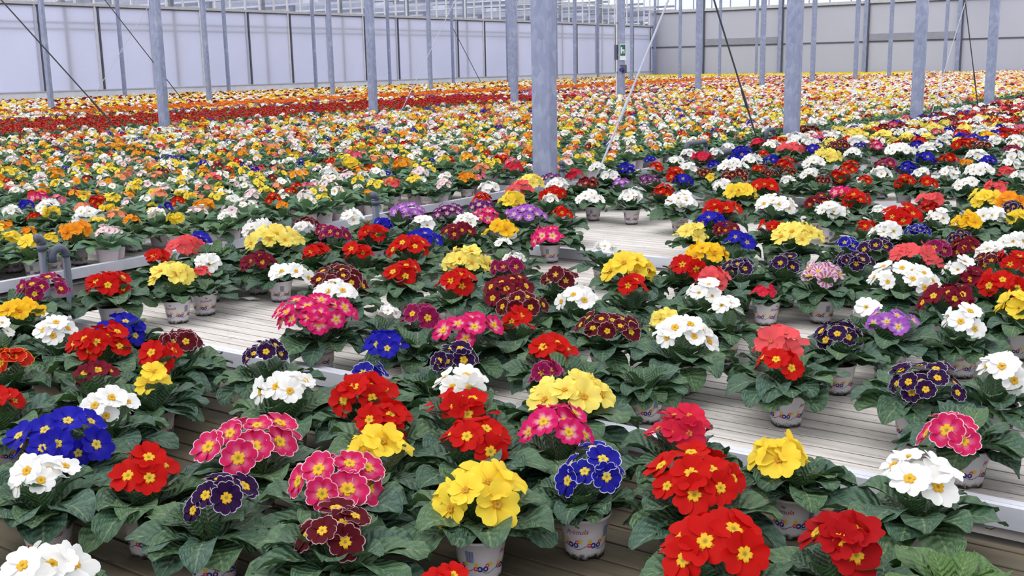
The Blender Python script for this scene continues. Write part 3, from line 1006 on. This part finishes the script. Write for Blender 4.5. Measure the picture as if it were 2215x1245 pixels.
def foliage_geo(seed, n, nu, nv, high=False, bright=0.0):
    """unit plant: crown radius about 0.13, height about 0.15, standing on the pot rim height 0.085"""
    rg = random.Random(seed)
    V, F, UV, C = [], [], [], []
    for i in range(n):
        ring = i / n
        az = i * 2.39996 + rg.uniform(-0.25, 0.25)
        if ring < 0.46:         # low outer leaves, drooping over the rim
            L, W, el, dr = rg.uniform(0.125, 0.165), rg.uniform(0.070, 0.094), math.radians(rg.uniform(8, 34)), math.radians(rg.uniform(40, 85))
        elif ring < 0.78:       # middle leaves
            L, W, el, dr = rg.uniform(0.115, 0.150), rg.uniform(0.062, 0.084), math.radians(rg.uniform(32, 52)), math.radians(rg.uniform(55, 100))
        else:                   # upright inner leaves
            L, W, el, dr = rg.uniform(0.085, 0.115), rg.uniform(0.045, 0.062), math.radians(rg.uniform(52, 74)), math.radians(rg.uniform(25, 75))
        if high:                # short leaves that leave the pot side in view
            L, W = L * 0.80, W * 0.92
            if ring < 0.46:
                L, W, el, dr = rg.uniform(0.078, 0.108), rg.uniform(0.052, 0.07), math.radians(rg.uniform(30, 52)), math.radians(rg.uniform(55, 90))
        col = lerp(rg.choice(GREENS), YOUNG, min(0.9, bright + (0.12 if ring > 0.8 else 0) + rg.uniform(0, 0.10)))
        v, f, uv, c = leaf_geo(L, W, az, 0.012, 0.082 + 0.006 * ring, el, dr, nu, nv, rg, col)
        o = len(V)
        V += v
        UV += uv
        C += c
        F += [tuple(k + o for k in q) for q in f]
    return np.array(V), F, np.array(UV), np.array(C)


def head_layout(R, fr, rg, fill=1.0, face_cam=None):
    """flower positions and facing on a dome of radius R; fr = flower radius; unit metres, centre of head at z = 0"""
    Rc = max(R - fr * 0.62, fr * 0.35)
    n = max(3, int(round(fill * (1.22 * (R / fr) ** 2 + 1.8))))
    out = []
    for i in range(n):
        u = (i + 0.5) / n
        phi = math.acos(1 - u * 0.92)
        al = i * 2.39996 + rg.uniform(-0.2, 0.2)
        rr = Rc * math.sin(phi) ** 0.9 * rg.uniform(0.78, 1.08)
        z = (Rc * 0.42 + 0.012) * math.cos(phi) - 0.018 + rg.uniform(-0.012, 0.012)
        til = min(phi * 0.78, 1.2) + rg.uniform(-0.28, 0.28)
        nrm = Vector((math.sin(til) * math.cos(al), math.sin(til) * math.sin(al), math.cos(til)))
        if face_cam is not None:
            nrm = (nrm + Vector(face_cam) * 0.30).normalized()
        out.append((Vector((rr * math.cos(al), rr * math.sin(al), z)), nrm, rg.uniform(0, 6.28), fr * rg.uniform(0.82, 1.10)))
    return out


def pot_mesh():
    seg = 36
    prof = [(0.036, 0.000), (0.0375, 0.0), (0.039, 0.012), (0.0455, 0.055), (0.0505, 0.082), (0.0525, 0.083), (0.0525, 0.088), (0.050, 0.088), (0.048, 0.080), (0.0, 0.078)]
    V, F, fm = [], [], []
    for k, (r, z) in enumerate(prof[:-1]):
        for i in range(seg):
            t = 2 * math.pi * i / seg
            zz = z
            if k in (0, 1):
                zz = 0.006 if (i % 9) in (3, 4, 5) else 0.0
            V.append((r * math.cos(t), r * math.sin(t), zz))
    for k in range(len(prof) - 2):
        for i in range(seg):
            a, b = k * seg + i, k * seg + (i + 1) % seg
            F.append((a, b, b + seg, a + seg))
            fm.append(0)
    F.append(tuple((len(prof) - 2) * seg + i for i in range(seg)))
    fm.append(1)
    F.append(tuple(seg + i for i in range(seg))[::-1])
    fm.append(0)
    return mesh_from('pot', V, F, (M_POT, M_SOIL), smooth=True, fmat=fm)


def cone_point(s, z, off=0.0006):
    """s = arc length round the pot, z = height: a point on the pot's tapered side"""
    r = np.interp(z, [0.012, 0.055, 0.082], [0.039, 0.0455, 0.0505]) + off
    t = s / 0.047
    return (r * math.cos(t), r * math.sin(t), z)


def print_mesh():
    """the printed side of the pot: handwritten plant name, garland of ring flowers, bar code"""
    V, F, C = [], [], []

    def poly(pts, faces, col):
        o = len(V)
        V.extend(cone_point(*p) for p in pts)
        F.extend(tuple(i + o for i in f) for f in faces)
        C.extend([col] * len(pts))

    cu = bpy.data.curves.new('pot_name', 'FONT')
    cu.body = 'Primula'
    cu.size = 0.0150
    cu.shear = 0.35
    cu.align_x = 'CENTER'
    cu.resolution_u = 3
    tmp = bpy.data.objects.new('pot_name', cu)
    COL.objects.link(tmp)
    dg = bpy.context.evaluated_depsgraph_get()
    me = bpy.data.meshes.new_from_object(tmp.evaluated_get(dg))
    tv = [tuple(v.co) for v in me.vertices]
    tf = [tuple(p.vertices) for p in me.polygons]
    bpy.data.objects.remove(tmp)
    bpy.data.meshes.remove(me)
    red, blue, pink, yel, ink = srgb(168, 40, 66), srgb(40, 44, 128), srgb(214, 66, 96), srgb(228, 196, 60), srgb(60, 64, 84)
    for c0 in (0.0, 0.147):
        poly([(c0 + x * 1.0 - 0.003, 0.057 + y + 0.10 * x * 1.0) for x, y, _ in tv], tf, red)

    def ring(s, z, r, col, hole=True):
        n = 14
        pts = [(s + r * k * math.cos(2 * math.pi * i / n), z + r * k * math.sin(2 * math.pi * i / n)) for k in (1.0, 0.45 if hole else 0.02) for i in range(n)]
        poly(pts, [(i, (i + 1) % n, n + (i + 1) % n, n + i) for i in range(n)], col)

    L = 2 * math.pi * 0.047
    for k in range(6):
        s = -0.020 + k * L / 6
        ring(s - 0.0062, 0.0335, 0.0048, pink)
        ring(s - 0.0052, 0.0420, 0.0044, yel, False)
        ring(s + 0.0020, 0.0330, 0.0060, blue)
        ring(s + 0.0235, 0.0420, 0.0046, yel, False)
        ring(s + 0.0170, 0.0400, 0.0042, pink)
        ring(s + 0.0140, 0.0330, 0.0056, blue)
        pts = []
        for i in range(13):
            t = i / 12
            ss = s + 0.002 + t * L / 6 * 0.9
            zz = 0.0275 + 0.004 * math.sin(t * 6.28 + 2.5)
            pts += [(ss, zz), (ss, zz + 0.0012)]
        poly(pts, [(2 * i, 2 * i + 2, 2 * i + 3, 2 * i + 1) for i in range(12)], ink)
    for c0 in (0.062, 0.209):
        x = c0 - 0.008
        for i, wd in enumerate((8, 4, 10, 5, 6, 12, 4, 8, 5, 9)):
            a = wd * 0.0001
            poly([(x, 0.046), (x + a, 0.046), (x + a, 0.070), (x, 0.070)], [(0, 1, 2, 3)], srgb(70, 92, 168))
            x += a + 0.0009
    # a tiny green emblem above the name
    for c0 in (0.0, 0.147):
        ring(c0 - 0.0022, 0.0735, 0.0022, srgb(70, 100, 80))
        ring(c0 + 0.0016, 0.0728, 0.0024, srgb(70, 100, 80))
    return mesh_from('pot_print', V, F, (M_PRINT,), smooth=False, colors=np.array(C))


POT_ME, PRINT_ME = pot_mesh(), print_mesh()
FOL_NEAR = []
for sd in range(8):
    V, F, UV, C = foliage_geo(100 + sd, 24 if sd != 7 else 30, 11, 6, bright=0.0)
    FOL_NEAR.append(mesh_from('foliage', V, F, (M_LEAF,), True, C, UV))
V, F, UV, C = foliage_geo(211, 30, 11, 6, bright=0.5)
FOL_PALE = []
for sd in range(4):
    v_, f_, u_, c_ = foliage_geo(350 + sd, 20, 8, 5)
    FOL_PALE.append(mesh_from('foliage_pale', v_, f_, (M_LEAF,), True, np.array(c_) * np.array([1.7, 1.5, 1.55]), u_))
FOL_BRIGHT = mesh_from('foliage_bright', V, F, (M_LEAF,), True, C, UV)
FOL_HIGH = []
for sd in range(3):
    V, F, UV, C = foliage_geo(140 + sd, 28, 11, 6, high=True)
    FOL_HIGH.append(mesh_from('foliage_raised', V, F, (M_LEAF,), True, C, UV))
FOL_MID = []
for sd in range(6):
    V, F, UV, C = foliage_geo(300 + sd, 19, 6, 4)
    FOL_MID.append(mesh_from('foliage_mid', V, F, (M_LEAF,), True, C, UV))

FLOWER, EYE, FLOWER_MID_GEO = {}, {}, {}
for kk in VAR:
    FLOWER[kk] = []
    for sd in range(3):
        V, F, C = flower_geo(kk, 31 * sd + ord(kk), ROWS_NEAR, 9)
        FLOWER[kk].append(mesh_from('petals_' + kk, V, F, (M_PETAL,), True, C))
    V, F, C = eye_geo(kk)
    EYE[kk] = mesh_from('eye_' + kk, V, F, (M_PETAL,), True, np.array(C))
    FLOWER_MID_GEO[kk] = [flower_geo(kk, 77 + 13 * sd + ord(kk), ROWS_MID, 5) for sd in range(2)]


def quat_for(nrm, spin):
    q = Vector((0, 0, 1)).rotation_difference(nrm)
    return (q.to_matrix() @ Matrix.Rotation(spin, 3, 'Z'))


def rot_np(nrm, spin):
    return np.array(quat_for(nrm, spin))


# ------------------------------------------------------------------ individual plants
raw = parse_plants()
HEAD_Z = 0.178
plants = []
for (px, py, w, key) in raw:
    hz = 0.15 if key == 'U' else HEAD_Z
    P = ground(px, py, DECK + hz)
    P[2] -= DECK
    d = depth((P[0], P[1], DECK + P[2]))
    plants.append(dict(px=px, py=py, w=w, key=key, head=P.copy(), pot=P[:2].copy(), R=w * d / FPX / 2, d=d))

# keep the pots apart; the flower heads stay where they are seen
for it in range(80):
    for i in range(len(plants)):
        for j in range(i + 1, len(plants)):
            a, b = plants[i], plants[j]
            dv = b['pot'] - a['pot']
            dd = float(np.hypot(*dv))
            if dd < 0.125:
                u = dv / dd if dd > 1e-4 else np.array([1.0, 0])
                a['pot'] -= u * (0.125 - dd) * 0.5
                b['pot'] += u * (0.125 - dd) * 0.5

# benches: keep pots on the decks, clear of rims and aisle
RIMS = [2.27, 4.5, 6.95, 9.3, 11.6, 13.9, 16.2, 18.5, 20.8]
for p in plants:
    x, y = p['pot']
    if x > -4.2:
        x = max(x, (rx0 if y < 6.9 else -4.06) + 0.06)
        for r in RIMS:
            if r - 0.15 < y < r + 0.115:
                y = r - 0.15 if y < r - 0.03 else r + 0.115
    else:
        x = min(x, (-4.56 if y < 6.7 else FAR_EDGE) - 0.11)
        for r in (2.1, 6.73, 11.21):
            if r - 0.17 < y < r + 0.115:
                y = r - 0.17 if y < r - 0.03 else r + 0.115
    p['pot'] = np.array([x, y])


# pots whose own place on the deck shows in the photograph: (flower head x, pot foot x, y)
FEET = {(1287, 1004): (1265, 1200), (372, 591): (386, 702), (1690, 782): (1700, 922), (1040, 1058): (1040, 1250), (1692, 975): (1712, 1158), (1402, 812): (1396, 915),
        (2002, 822): (1976, 962), (2168, 792): (2150, 948), (2052, 926): (2086, 1050), (1777, 591): (1775, 702), (1652, 628): (1656, 706), (558, 560): (560, 640),
        (1185, 508): (1190, 572), (1363, 422): (1366, 490), (475, 1065): (466, 1262), (628, 588): (606, 655), (1274, 428): (1283, 482), (630, 588): (608, 656)}
for p in plants:
    f = FEET.get((int(p['px']), int(p['py'])))
    if f:
        p['pot'] = ground(f[0], f[1] - 6, DECK)[:2]
        p['high'] = f in ((1265, 1200), (386, 702), (1712, 1158), (1656, 706))


def neighbours(p):
    best = {}
    for q in plants:
        if q is p:
            continue
        dx, dy = q['px'] - p['px'], (q['py'] - p['py']) * 1.7
        dd = math.hypot(dx, dy)
        if abs(dx) >= abs(dy):
            k = 'west' if dx < 0 else 'east'
        else:
            k = 'front' if dy > 0 else 'behind'
        if dd < 420 and (k not in best or dd < best[k][0]):
            best[k] = (dd, q)
    return {k: NAME[v[1]['key']][1] for k, v in best.items()}


def label_for(p, nb):
    lead = NAME[p['key']][0]
    s = lead + (' potted plant' if p['key'] == 'U' else ' primrose')
    sides = sorted(x for x in (nb.get('west'), nb.get('east')) if x)
    if len(sides) == 2:
        s += ' between %s and %s ones' % tuple(sides) if sides[0] != sides[1] else ' between two %s ones' % sides[0]
    elif sides:
        s += ' beside a %s one' % sides[0]
    fb = []
    if 'front' in nb:
        fb.append('%s in front' % nb['front'])
    if 'behind' in nb:
        fb.append('%s behind' % nb['behind'])
    if fb:
        s += ', ' + ', '.join(fb)
    if p['py'] > 1180:
        s += ', cut by the lower picture edge'
    elif p['px'] < 24 or p['px'] > 2192:
        s += ', at the picture edge'
    return s


def place_words(p):
    x, y = p['pot']
    if x < -4.3:
        return 'on the orange and yellow bench' if y < 6.6 else 'on second orange and yellow bench'
    n = sum(1 for r in RIMS if y > r)
    return 'on the %s tray' % ORD[n]


labels = [label_for(p, neighbours(p)) for p in plants]
for rnd in range(3):
    cnt = {}
    for s in labels:
        cnt[s] = cnt.get(s, 0) + 1
    for i, s in enumerate(labels):
        if cnt[s] > 1:
            if rnd == 0:
                labels[i] = s + ' ' + place_words(plants[i])
            elif rnd == 1:
                same = sorted((k for k in range(len(labels)) if labels[k] == s and cnt[s] > 1), key=lambda k: -plants[k]['w'])
                if len(same) > 1:
                    for a, k in zip(('larger', 'smaller', 'smallest', 'tiny'), same):
                        plants[k]['size'] = a
    if rnd == 1:
        labels = [(p.get('size') + ' ' + s if p.get('size') else s) for p, s in zip(plants, labels)]

order = sorted(range(len(plants)), key=lambda i: -plants[i]['w'])
rank = {i: k for k, i in enumerate(order)}
N_FULL, N_FLOWERS = 75, 165
TEXT_AT = {(1287.0, 1004.0): 4.0, (1692.0, 975.0): 4.2, (372.0, 591.0): 4.6, (1690.0, 782.0): 2.0, (1040.0, 1058.0): 3.1, (475.0, 1065.0): 5.5}
MID_HEAD = {}


def mid_head_mesh(key, var):
    """a whole head of flowers as one mesh, radius 1 m, for plants too far off to tell the blossoms apart"""
    if (key, var) in MID_HEAD:
        return MID_HEAD[(key, var)]
    rg = random.Random(var * 97 + ord(key))
    V, F, C, o = [], [], [], 0
    R = 0.085
    for pos, nrm, spin, fr in head_layout(R, VAR[key][5] * 0.5, rg):
        v, f, c = FLOWER_MID_GEO[key][rg.randrange(2)]
        m = rot_np(nrm, spin)
        V.append(v @ m.T * fr + np.array(pos))
        C.append(c)
        F += [tuple(i + o for i in q) for q in f]
        o += len(v)
    me = mesh_from('flower_head_' + key, np.vstack(V) / R, F, (M_PETAL,), True, np.vstack(C))
    MID_HEAD[(key, var)] = me
    return me


GROUP = 'potted primroses on the benches'
for i, p in enumerate(plants):
    rg = random.Random(1000 + i)
    key = p['key']
    x, y = p['pot']
    root = link('potted_primrose', None, None, (x, y, DECK))
    tag(root, labels[i], 'potted plant', GROUP)
    near = rank[i] < N_FULL
    mid = rank[i] < N_FLOWERS
    az_cam = math.atan2(-y, -x)
    spin = az_cam + rg.uniform(-3.1, 3.1)
    if (p['px'], p['py']) in TEXT_AT:
        spin = az_cam + {1287: -0.28, 1692: -0.35, 372: -0.55, 1690: 1.3, 1040: 1.4, 475: -0.9}.get(int(p['px']), 0.0)
    pot = link('pot', POT_ME, root, (0, 0, 0), (0, 0, spin))
    if p['d'] < 8.5:
        link('printed_garland', PRINT_ME, pot)
    if near:
        fm = FOL_NEAR[rg.randrange(8)]
    else:
        fm = FOL_MID[rg.randrange(6)] if not mid else FOL_NEAR[rg.randrange(7)]
    if x < -4.3:
        fm = FOL_PALE[i % 4]
    if key == 'U':
        fm = FOL_BRIGHT if p['px'] > 1900 else FOL_NEAR[7]
    if p.get('high') and key != 'U':
        fm = FOL_HIGH[i % 3]
    fs = (0.80 + 0.25 * min(1.0, p['R'] / 0.1)) * rg.uniform(0.92, 1.08)
    link('foliage', fm, root, (0, 0, 0), (rg.uniform(-0.06, 0.06), rg.uniform(-0.06, 0.06), rg.uniform(0, 6.28)), (fs, fs, fs * rg.uniform(0.92, 1.08)))
    if key == 'U':
        continue
    off = Vector((p['head'][0] - x, p['head'][1] - y, p['head'][2]))
    R = p['R']
    if mid:
        fr = VAR[key][5] * 0.5 * rg.uniform(0.95, 1.1)
        fr = min(fr, R * 0.62)
        to_cam = Vector((-x, -y, 0.94 - 0.18)).normalized()
        lay = head_layout(R, fr, rg, 1.0, to_cam)
        for pos, nrm, sp, f_r in lay:
            m = quat_for(nrm, sp).to_euler()
            fl = link('flower', FLOWER[key][rg.randrange(3)], root, off + pos, m, f_r)
            if near:
                link('flower_eye', EYE[key], fl, (0, 0, 0.03))
    else:
        link('flower_head', mid_head_mesh(key, rg.randrange(3)), root, off, (0, 0, rg.uniform(0, 6.28)), R * 1.02)


# ------------------------------------------------------------------ the rest of the field, one uncountable mass of primroses
def tri(F):
    out = []
    for f in F:
        for k in range(1, len(f) - 1):
            out.append((f[0], f[k], f[k + 1]))
    return np.array(out, dtype=np.int64)


LOD_ROWS = {0: ([0.05, 0.30, 0.32, 0.97, 1.0], 3), 1: ([0.05, 0.32, 1.0], 3), 2: None}


def proto(lod, seed, rmean=0.075, fill=(0.7, 1.05)):
    """one plant: vertices, triangles, colour class per vertex (0 fixed colour, 1 petal, 2 eye), fixed colours"""
    rg = random.Random(seed)
    V, T, K, C, o = [], [], [], [], 0

    def put(v, t, k, c):
        nonlocal o
        V.append(v)
        T.append(t + o)
        K.append(k)
        C.append(c)
        o += len(v)

    nl, nu, nv = {0: (17, 5, 4), 1: (11, 4, 2), 2: (7, 2, 1)}[lod]
    v, f, uv, c = foliage_geo(seed, nl, nu, nv)
    put(v, tri(f), np.zeros(len(v)), c * rg.uniform(0.9, 1.1))
    seg = {0: 14, 1: 8, 2: 0}[lod]
    if seg:
        t = np.arange(seg) * 2 * math.pi / seg
        v = np.concatenate([np.stack([0.038 * np.cos(t), 0.038 * np.sin(t), 0 * t], 1), np.stack([0.0525 * np.cos(t), 0.0525 * np.sin(t), 0 * t + 0.088], 1)])
        f = [(i, (i + 1) % seg, seg + (i + 1) % seg, seg + i) for i in range(seg)]
        put(v, tri(f), np.zeros(len(v)), np.tile(srgb(206, 203, 208), (len(v), 1)))
    R = rmean * rg.uniform(0.8, 1.2)
    for pos, nrm, spin, fr in head_layout(R, 0.030 if rmean < 0.07 else 0.034, rg, rg.uniform(*fill)):
        m = rot_np(nrm, spin)
        if LOD_ROWS[lod]:
            rows, nvv = LOD_ROWS[lod]
            v, f, _ = flower_geo('W', rg.randrange(10 ** 6), rows, nvv)
            k = np.ones(len(v))
            k[np.tile(np.repeat(np.array(rows) < 0.31, nvv), 5)] = 2
            t = tri(f)
        else:
            n = 6
            a = np.arange(n) * 2 * math.pi / n
            v = np.concatenate([[[0, 0, 0.0]], np.stack([np.cos(a), np.sin(a), 0.12 + 0 * a], 1)])
            t = np.array([(0, i + 1, (i + 1) % n + 1) for i in range(n)])
            k = np.ones(len(v))
        put(v @ m.T * fr + np.array(pos) + np.array([0, 0, HEAD_Z]), t, k, np.zeros((len(v), 3)))
    return np.vstack(V), np.vstack(T), np.concatenate(K), np.vstack(C)


PROTO_L = {0: [proto(0, 800 + s, 0.062, (0.55, 1.0)) for s in range(12)], 1: [proto(1, 900 + s, 0.067, (0.65, 1.05)) for s in range(10)]}
PROTO = {0: [proto(0, 500 + s, 0.085) for s in range(10)], 1: [proto(1, 600 + s) for s in range(8)], 2: [proto(2, 700 + s) for s in range(8)]}

MIX_LEFT = ('W', .27), ('Y', .21), ('O', .15), ('A', .08), ('P', .13), ('R', .05), ('S', .03), ('T', .03), ('B', .03), ('K', .02)
MIX_MAIN = ('R', .22), ('W', .30), ('L', .13), ('B', .10), ('M', .07), ('T', .08), ('S', .05), ('K', .05)
MIX_FAR = ('W', .30), ('Y', .22), ('A', .09), ('P', .15), ('O', .09), ('R', .06), ('T', .06), ('K', .03)
MIX_WALL = ('Y', .30), ('W', .24), ('T', .20), ('O', .14), ('R', .06), ('P', .06)


def variety(x, y):
    def pick(mix):
        r, s = RNG.random(), 0
        for k, w in mix:
            s += w
            if r < s:
                return k
        return mix[0][0]
    j = RNG.normal(0, 0.25)
    if x > -4.3:
        return pick(MIX_MAIN)
    xx = x + j
    if -17.6 < xx < -14.0 and y < 23:
        return 'D' if RNG.random() < 0.97 else pick(MIX_LEFT)
    if -18.9 < xx <= -17.6 and y < 30:
        return pick((('Z', .35), ('W', .2), ('T', .25), ('Y', .2)))
    if -21.9 < xx <= -18.9 and 13 < y < 46:
        return 'O*' if RNG.random() < 0.93 else pick(MIX_WALL)
    if xx <= -21.9:
        if y > 53:
            return 'Y' if RNG.random() < 0.9 else 'L'
        return pick(MIX_WALL)
    if -18.9 < xx < -14.0 and y < 48:
        return pick((('K', .22), ('Z', .12), ('W', .22), ('Y', .18), ('T', .14), ('A', .12)))
    if y > 53 and xx < -15.5:
        return 'L' if xx < -21 else 'Y'
    if y > 24:
        return pick(MIX_FAR)
    return pick(MIX_LEFT)


def field_points():
    pts = []
    sp = 0.215
    nx, ny = int(36 / sp), int(64 / (sp * 0.9))
    gx, gy = np.meshgrid(np.arange(nx), np.arange(ny))
    X = -33.0 + (gx + 0.5 * (gy % 2)) * sp + RNG.normal(0, 0.028, gx.shape)
    Y = 0.3 + gy * sp * 0.9 + RNG.normal(0, 0.028, gx.shape)
    X, Y = X.ravel(), Y.ravel()
    P = np.stack([X, Y, np.full(len(X), DECK + 0.17)], 1)
    pr = project(P)
    m_ = np.where(pr[:, 2] < 14, 1100, 110)
    ok = (pr[:, 2] > 0.8) & (pr[:, 0] > -m_) & (pr[:, 0] < IMG_W + m_) & (pr[:, 1] < IMG_H + 150)
    left = ((X < np.where(Y > 6.7, -4.52, -4.66)) & (X > -13.2)) | ((X < -14.0) & (X > -22.9)) | ((X < -23.5) & (X > -31.75))
    main = (X > np.where(Y > 6.9, -4.0, rx0 + 0.08)) & (X < 0.5)
    ok &= (left & (Y > 2.2)) | main
    ok &= Y < 61.5
    # bare floor and rims on the near trays; listed plants stand there one by one
    side = ((pr[:, 0] > IMG_W + FPX * 0.21 / pr[:, 2]) | (pr[:, 0] < -FPX * 0.21 / pr[:, 2])) & (Y > 0.6)      # plants just past the sides of the view
    ok &= ~((X > -4.3) & ((Y < 7.6) | (pr[:, 1] > 318)) & ~side)
    for r in RIMS:
        ok &= ~(main & (Y > r - 0.15) & (Y < r + 0.11))
    for r in (2.1, 6.73, 11.21, 15.65):
        ok &= ~((X > -13.1) & (X < -4.5) & (Y > r - 0.16) & (Y < r + 0.12))
    listed = np.array([p['pot'] for p in plants])
    heads = np.array([p['head'][:2] for p in plants])
    idx = np.nonzero(ok)[0]
    keep = []
    for i in idx:
        if pr[i, 2] < 22:
            if np.min(np.hypot(listed[:, 0] - X[i], listed[:, 1] - Y[i])) < 0.15 or np.min(np.hypot(heads[:, 0] - X[i], heads[:, 1] - Y[i])) < 0.16:
                continue
        keep.append(i)
    return X[keep], Y[keep], pr[keep, 2]


FX, FY, FD = field_points()
Vs, Ts, Cs, off_v = [], [], [], 0
for x, y, d in zip(FX, FY, FD):
    lod = 0 if d < 13 else (1 if d < 24 else 2)
    pool = PROTO_L[lod] if x < -4.3 and lod < 2 else PROTO[lod]
    v, t, k, c = pool[RNG.integers(len(pool))]
    key = variety(x, y)
    jit = RNG.uniform(0.88, 1.0)
    if key == 'O*':
        petal, eye = np.array(srgb(232, 96 + 40 * RNG.random(), 30)), np.array(srgb(240, 190, 40))
    else:
        petal, eye = np.array(VAR[key][0]), np.array(VAR[key][3])
        if VAR[key][2] is not None and key in 'KVZP':
            petal = petal * 0.85 + np.array(VAR[key][2]) * 0.15
    leaf_tone = np.array([1.75, 1.55, 1.6]) if x < -4.3 else np.array([1.1, 1.1, 1.1])     # the orange and yellow kinds have paler leaves
    s = RNG.uniform(0.86, 1.10)
    a = RNG.uniform(0, 6.28)
    ca, sa = math.cos(a) * s, math.sin(a) * s
    vv = np.stack([v[:, 0] * ca - v[:, 1] * sa + x, v[:, 0] * sa + v[:, 1] * ca + y, v[:, 2] * s * RNG.uniform(0.94, 1.06) + DECK], 1)
    col = np.where((k == 1)[:, None], petal * jit, np.where((k == 2)[:, None], eye, c * leaf_tone * RNG.uniform(0.9, 1.12)))
    Vs.append(vv.astype(np.float32))
    Ts.append((t + off_v).astype(np.int32))
    Cs.append(col.astype(np.float32))
    off_v += len(v)
print('field plants', len(FX), 'vertices', off_v)
fm = mesh_from('primrose_field', np.vstack(Vs), np.vstack(Ts), (M_FIELD,), True, np.vstack(Cs))
tag(link('primrose_field', fm), 'dense field of mixed primroses filling the benches back to the walls', 'flowers', kind='stuff')
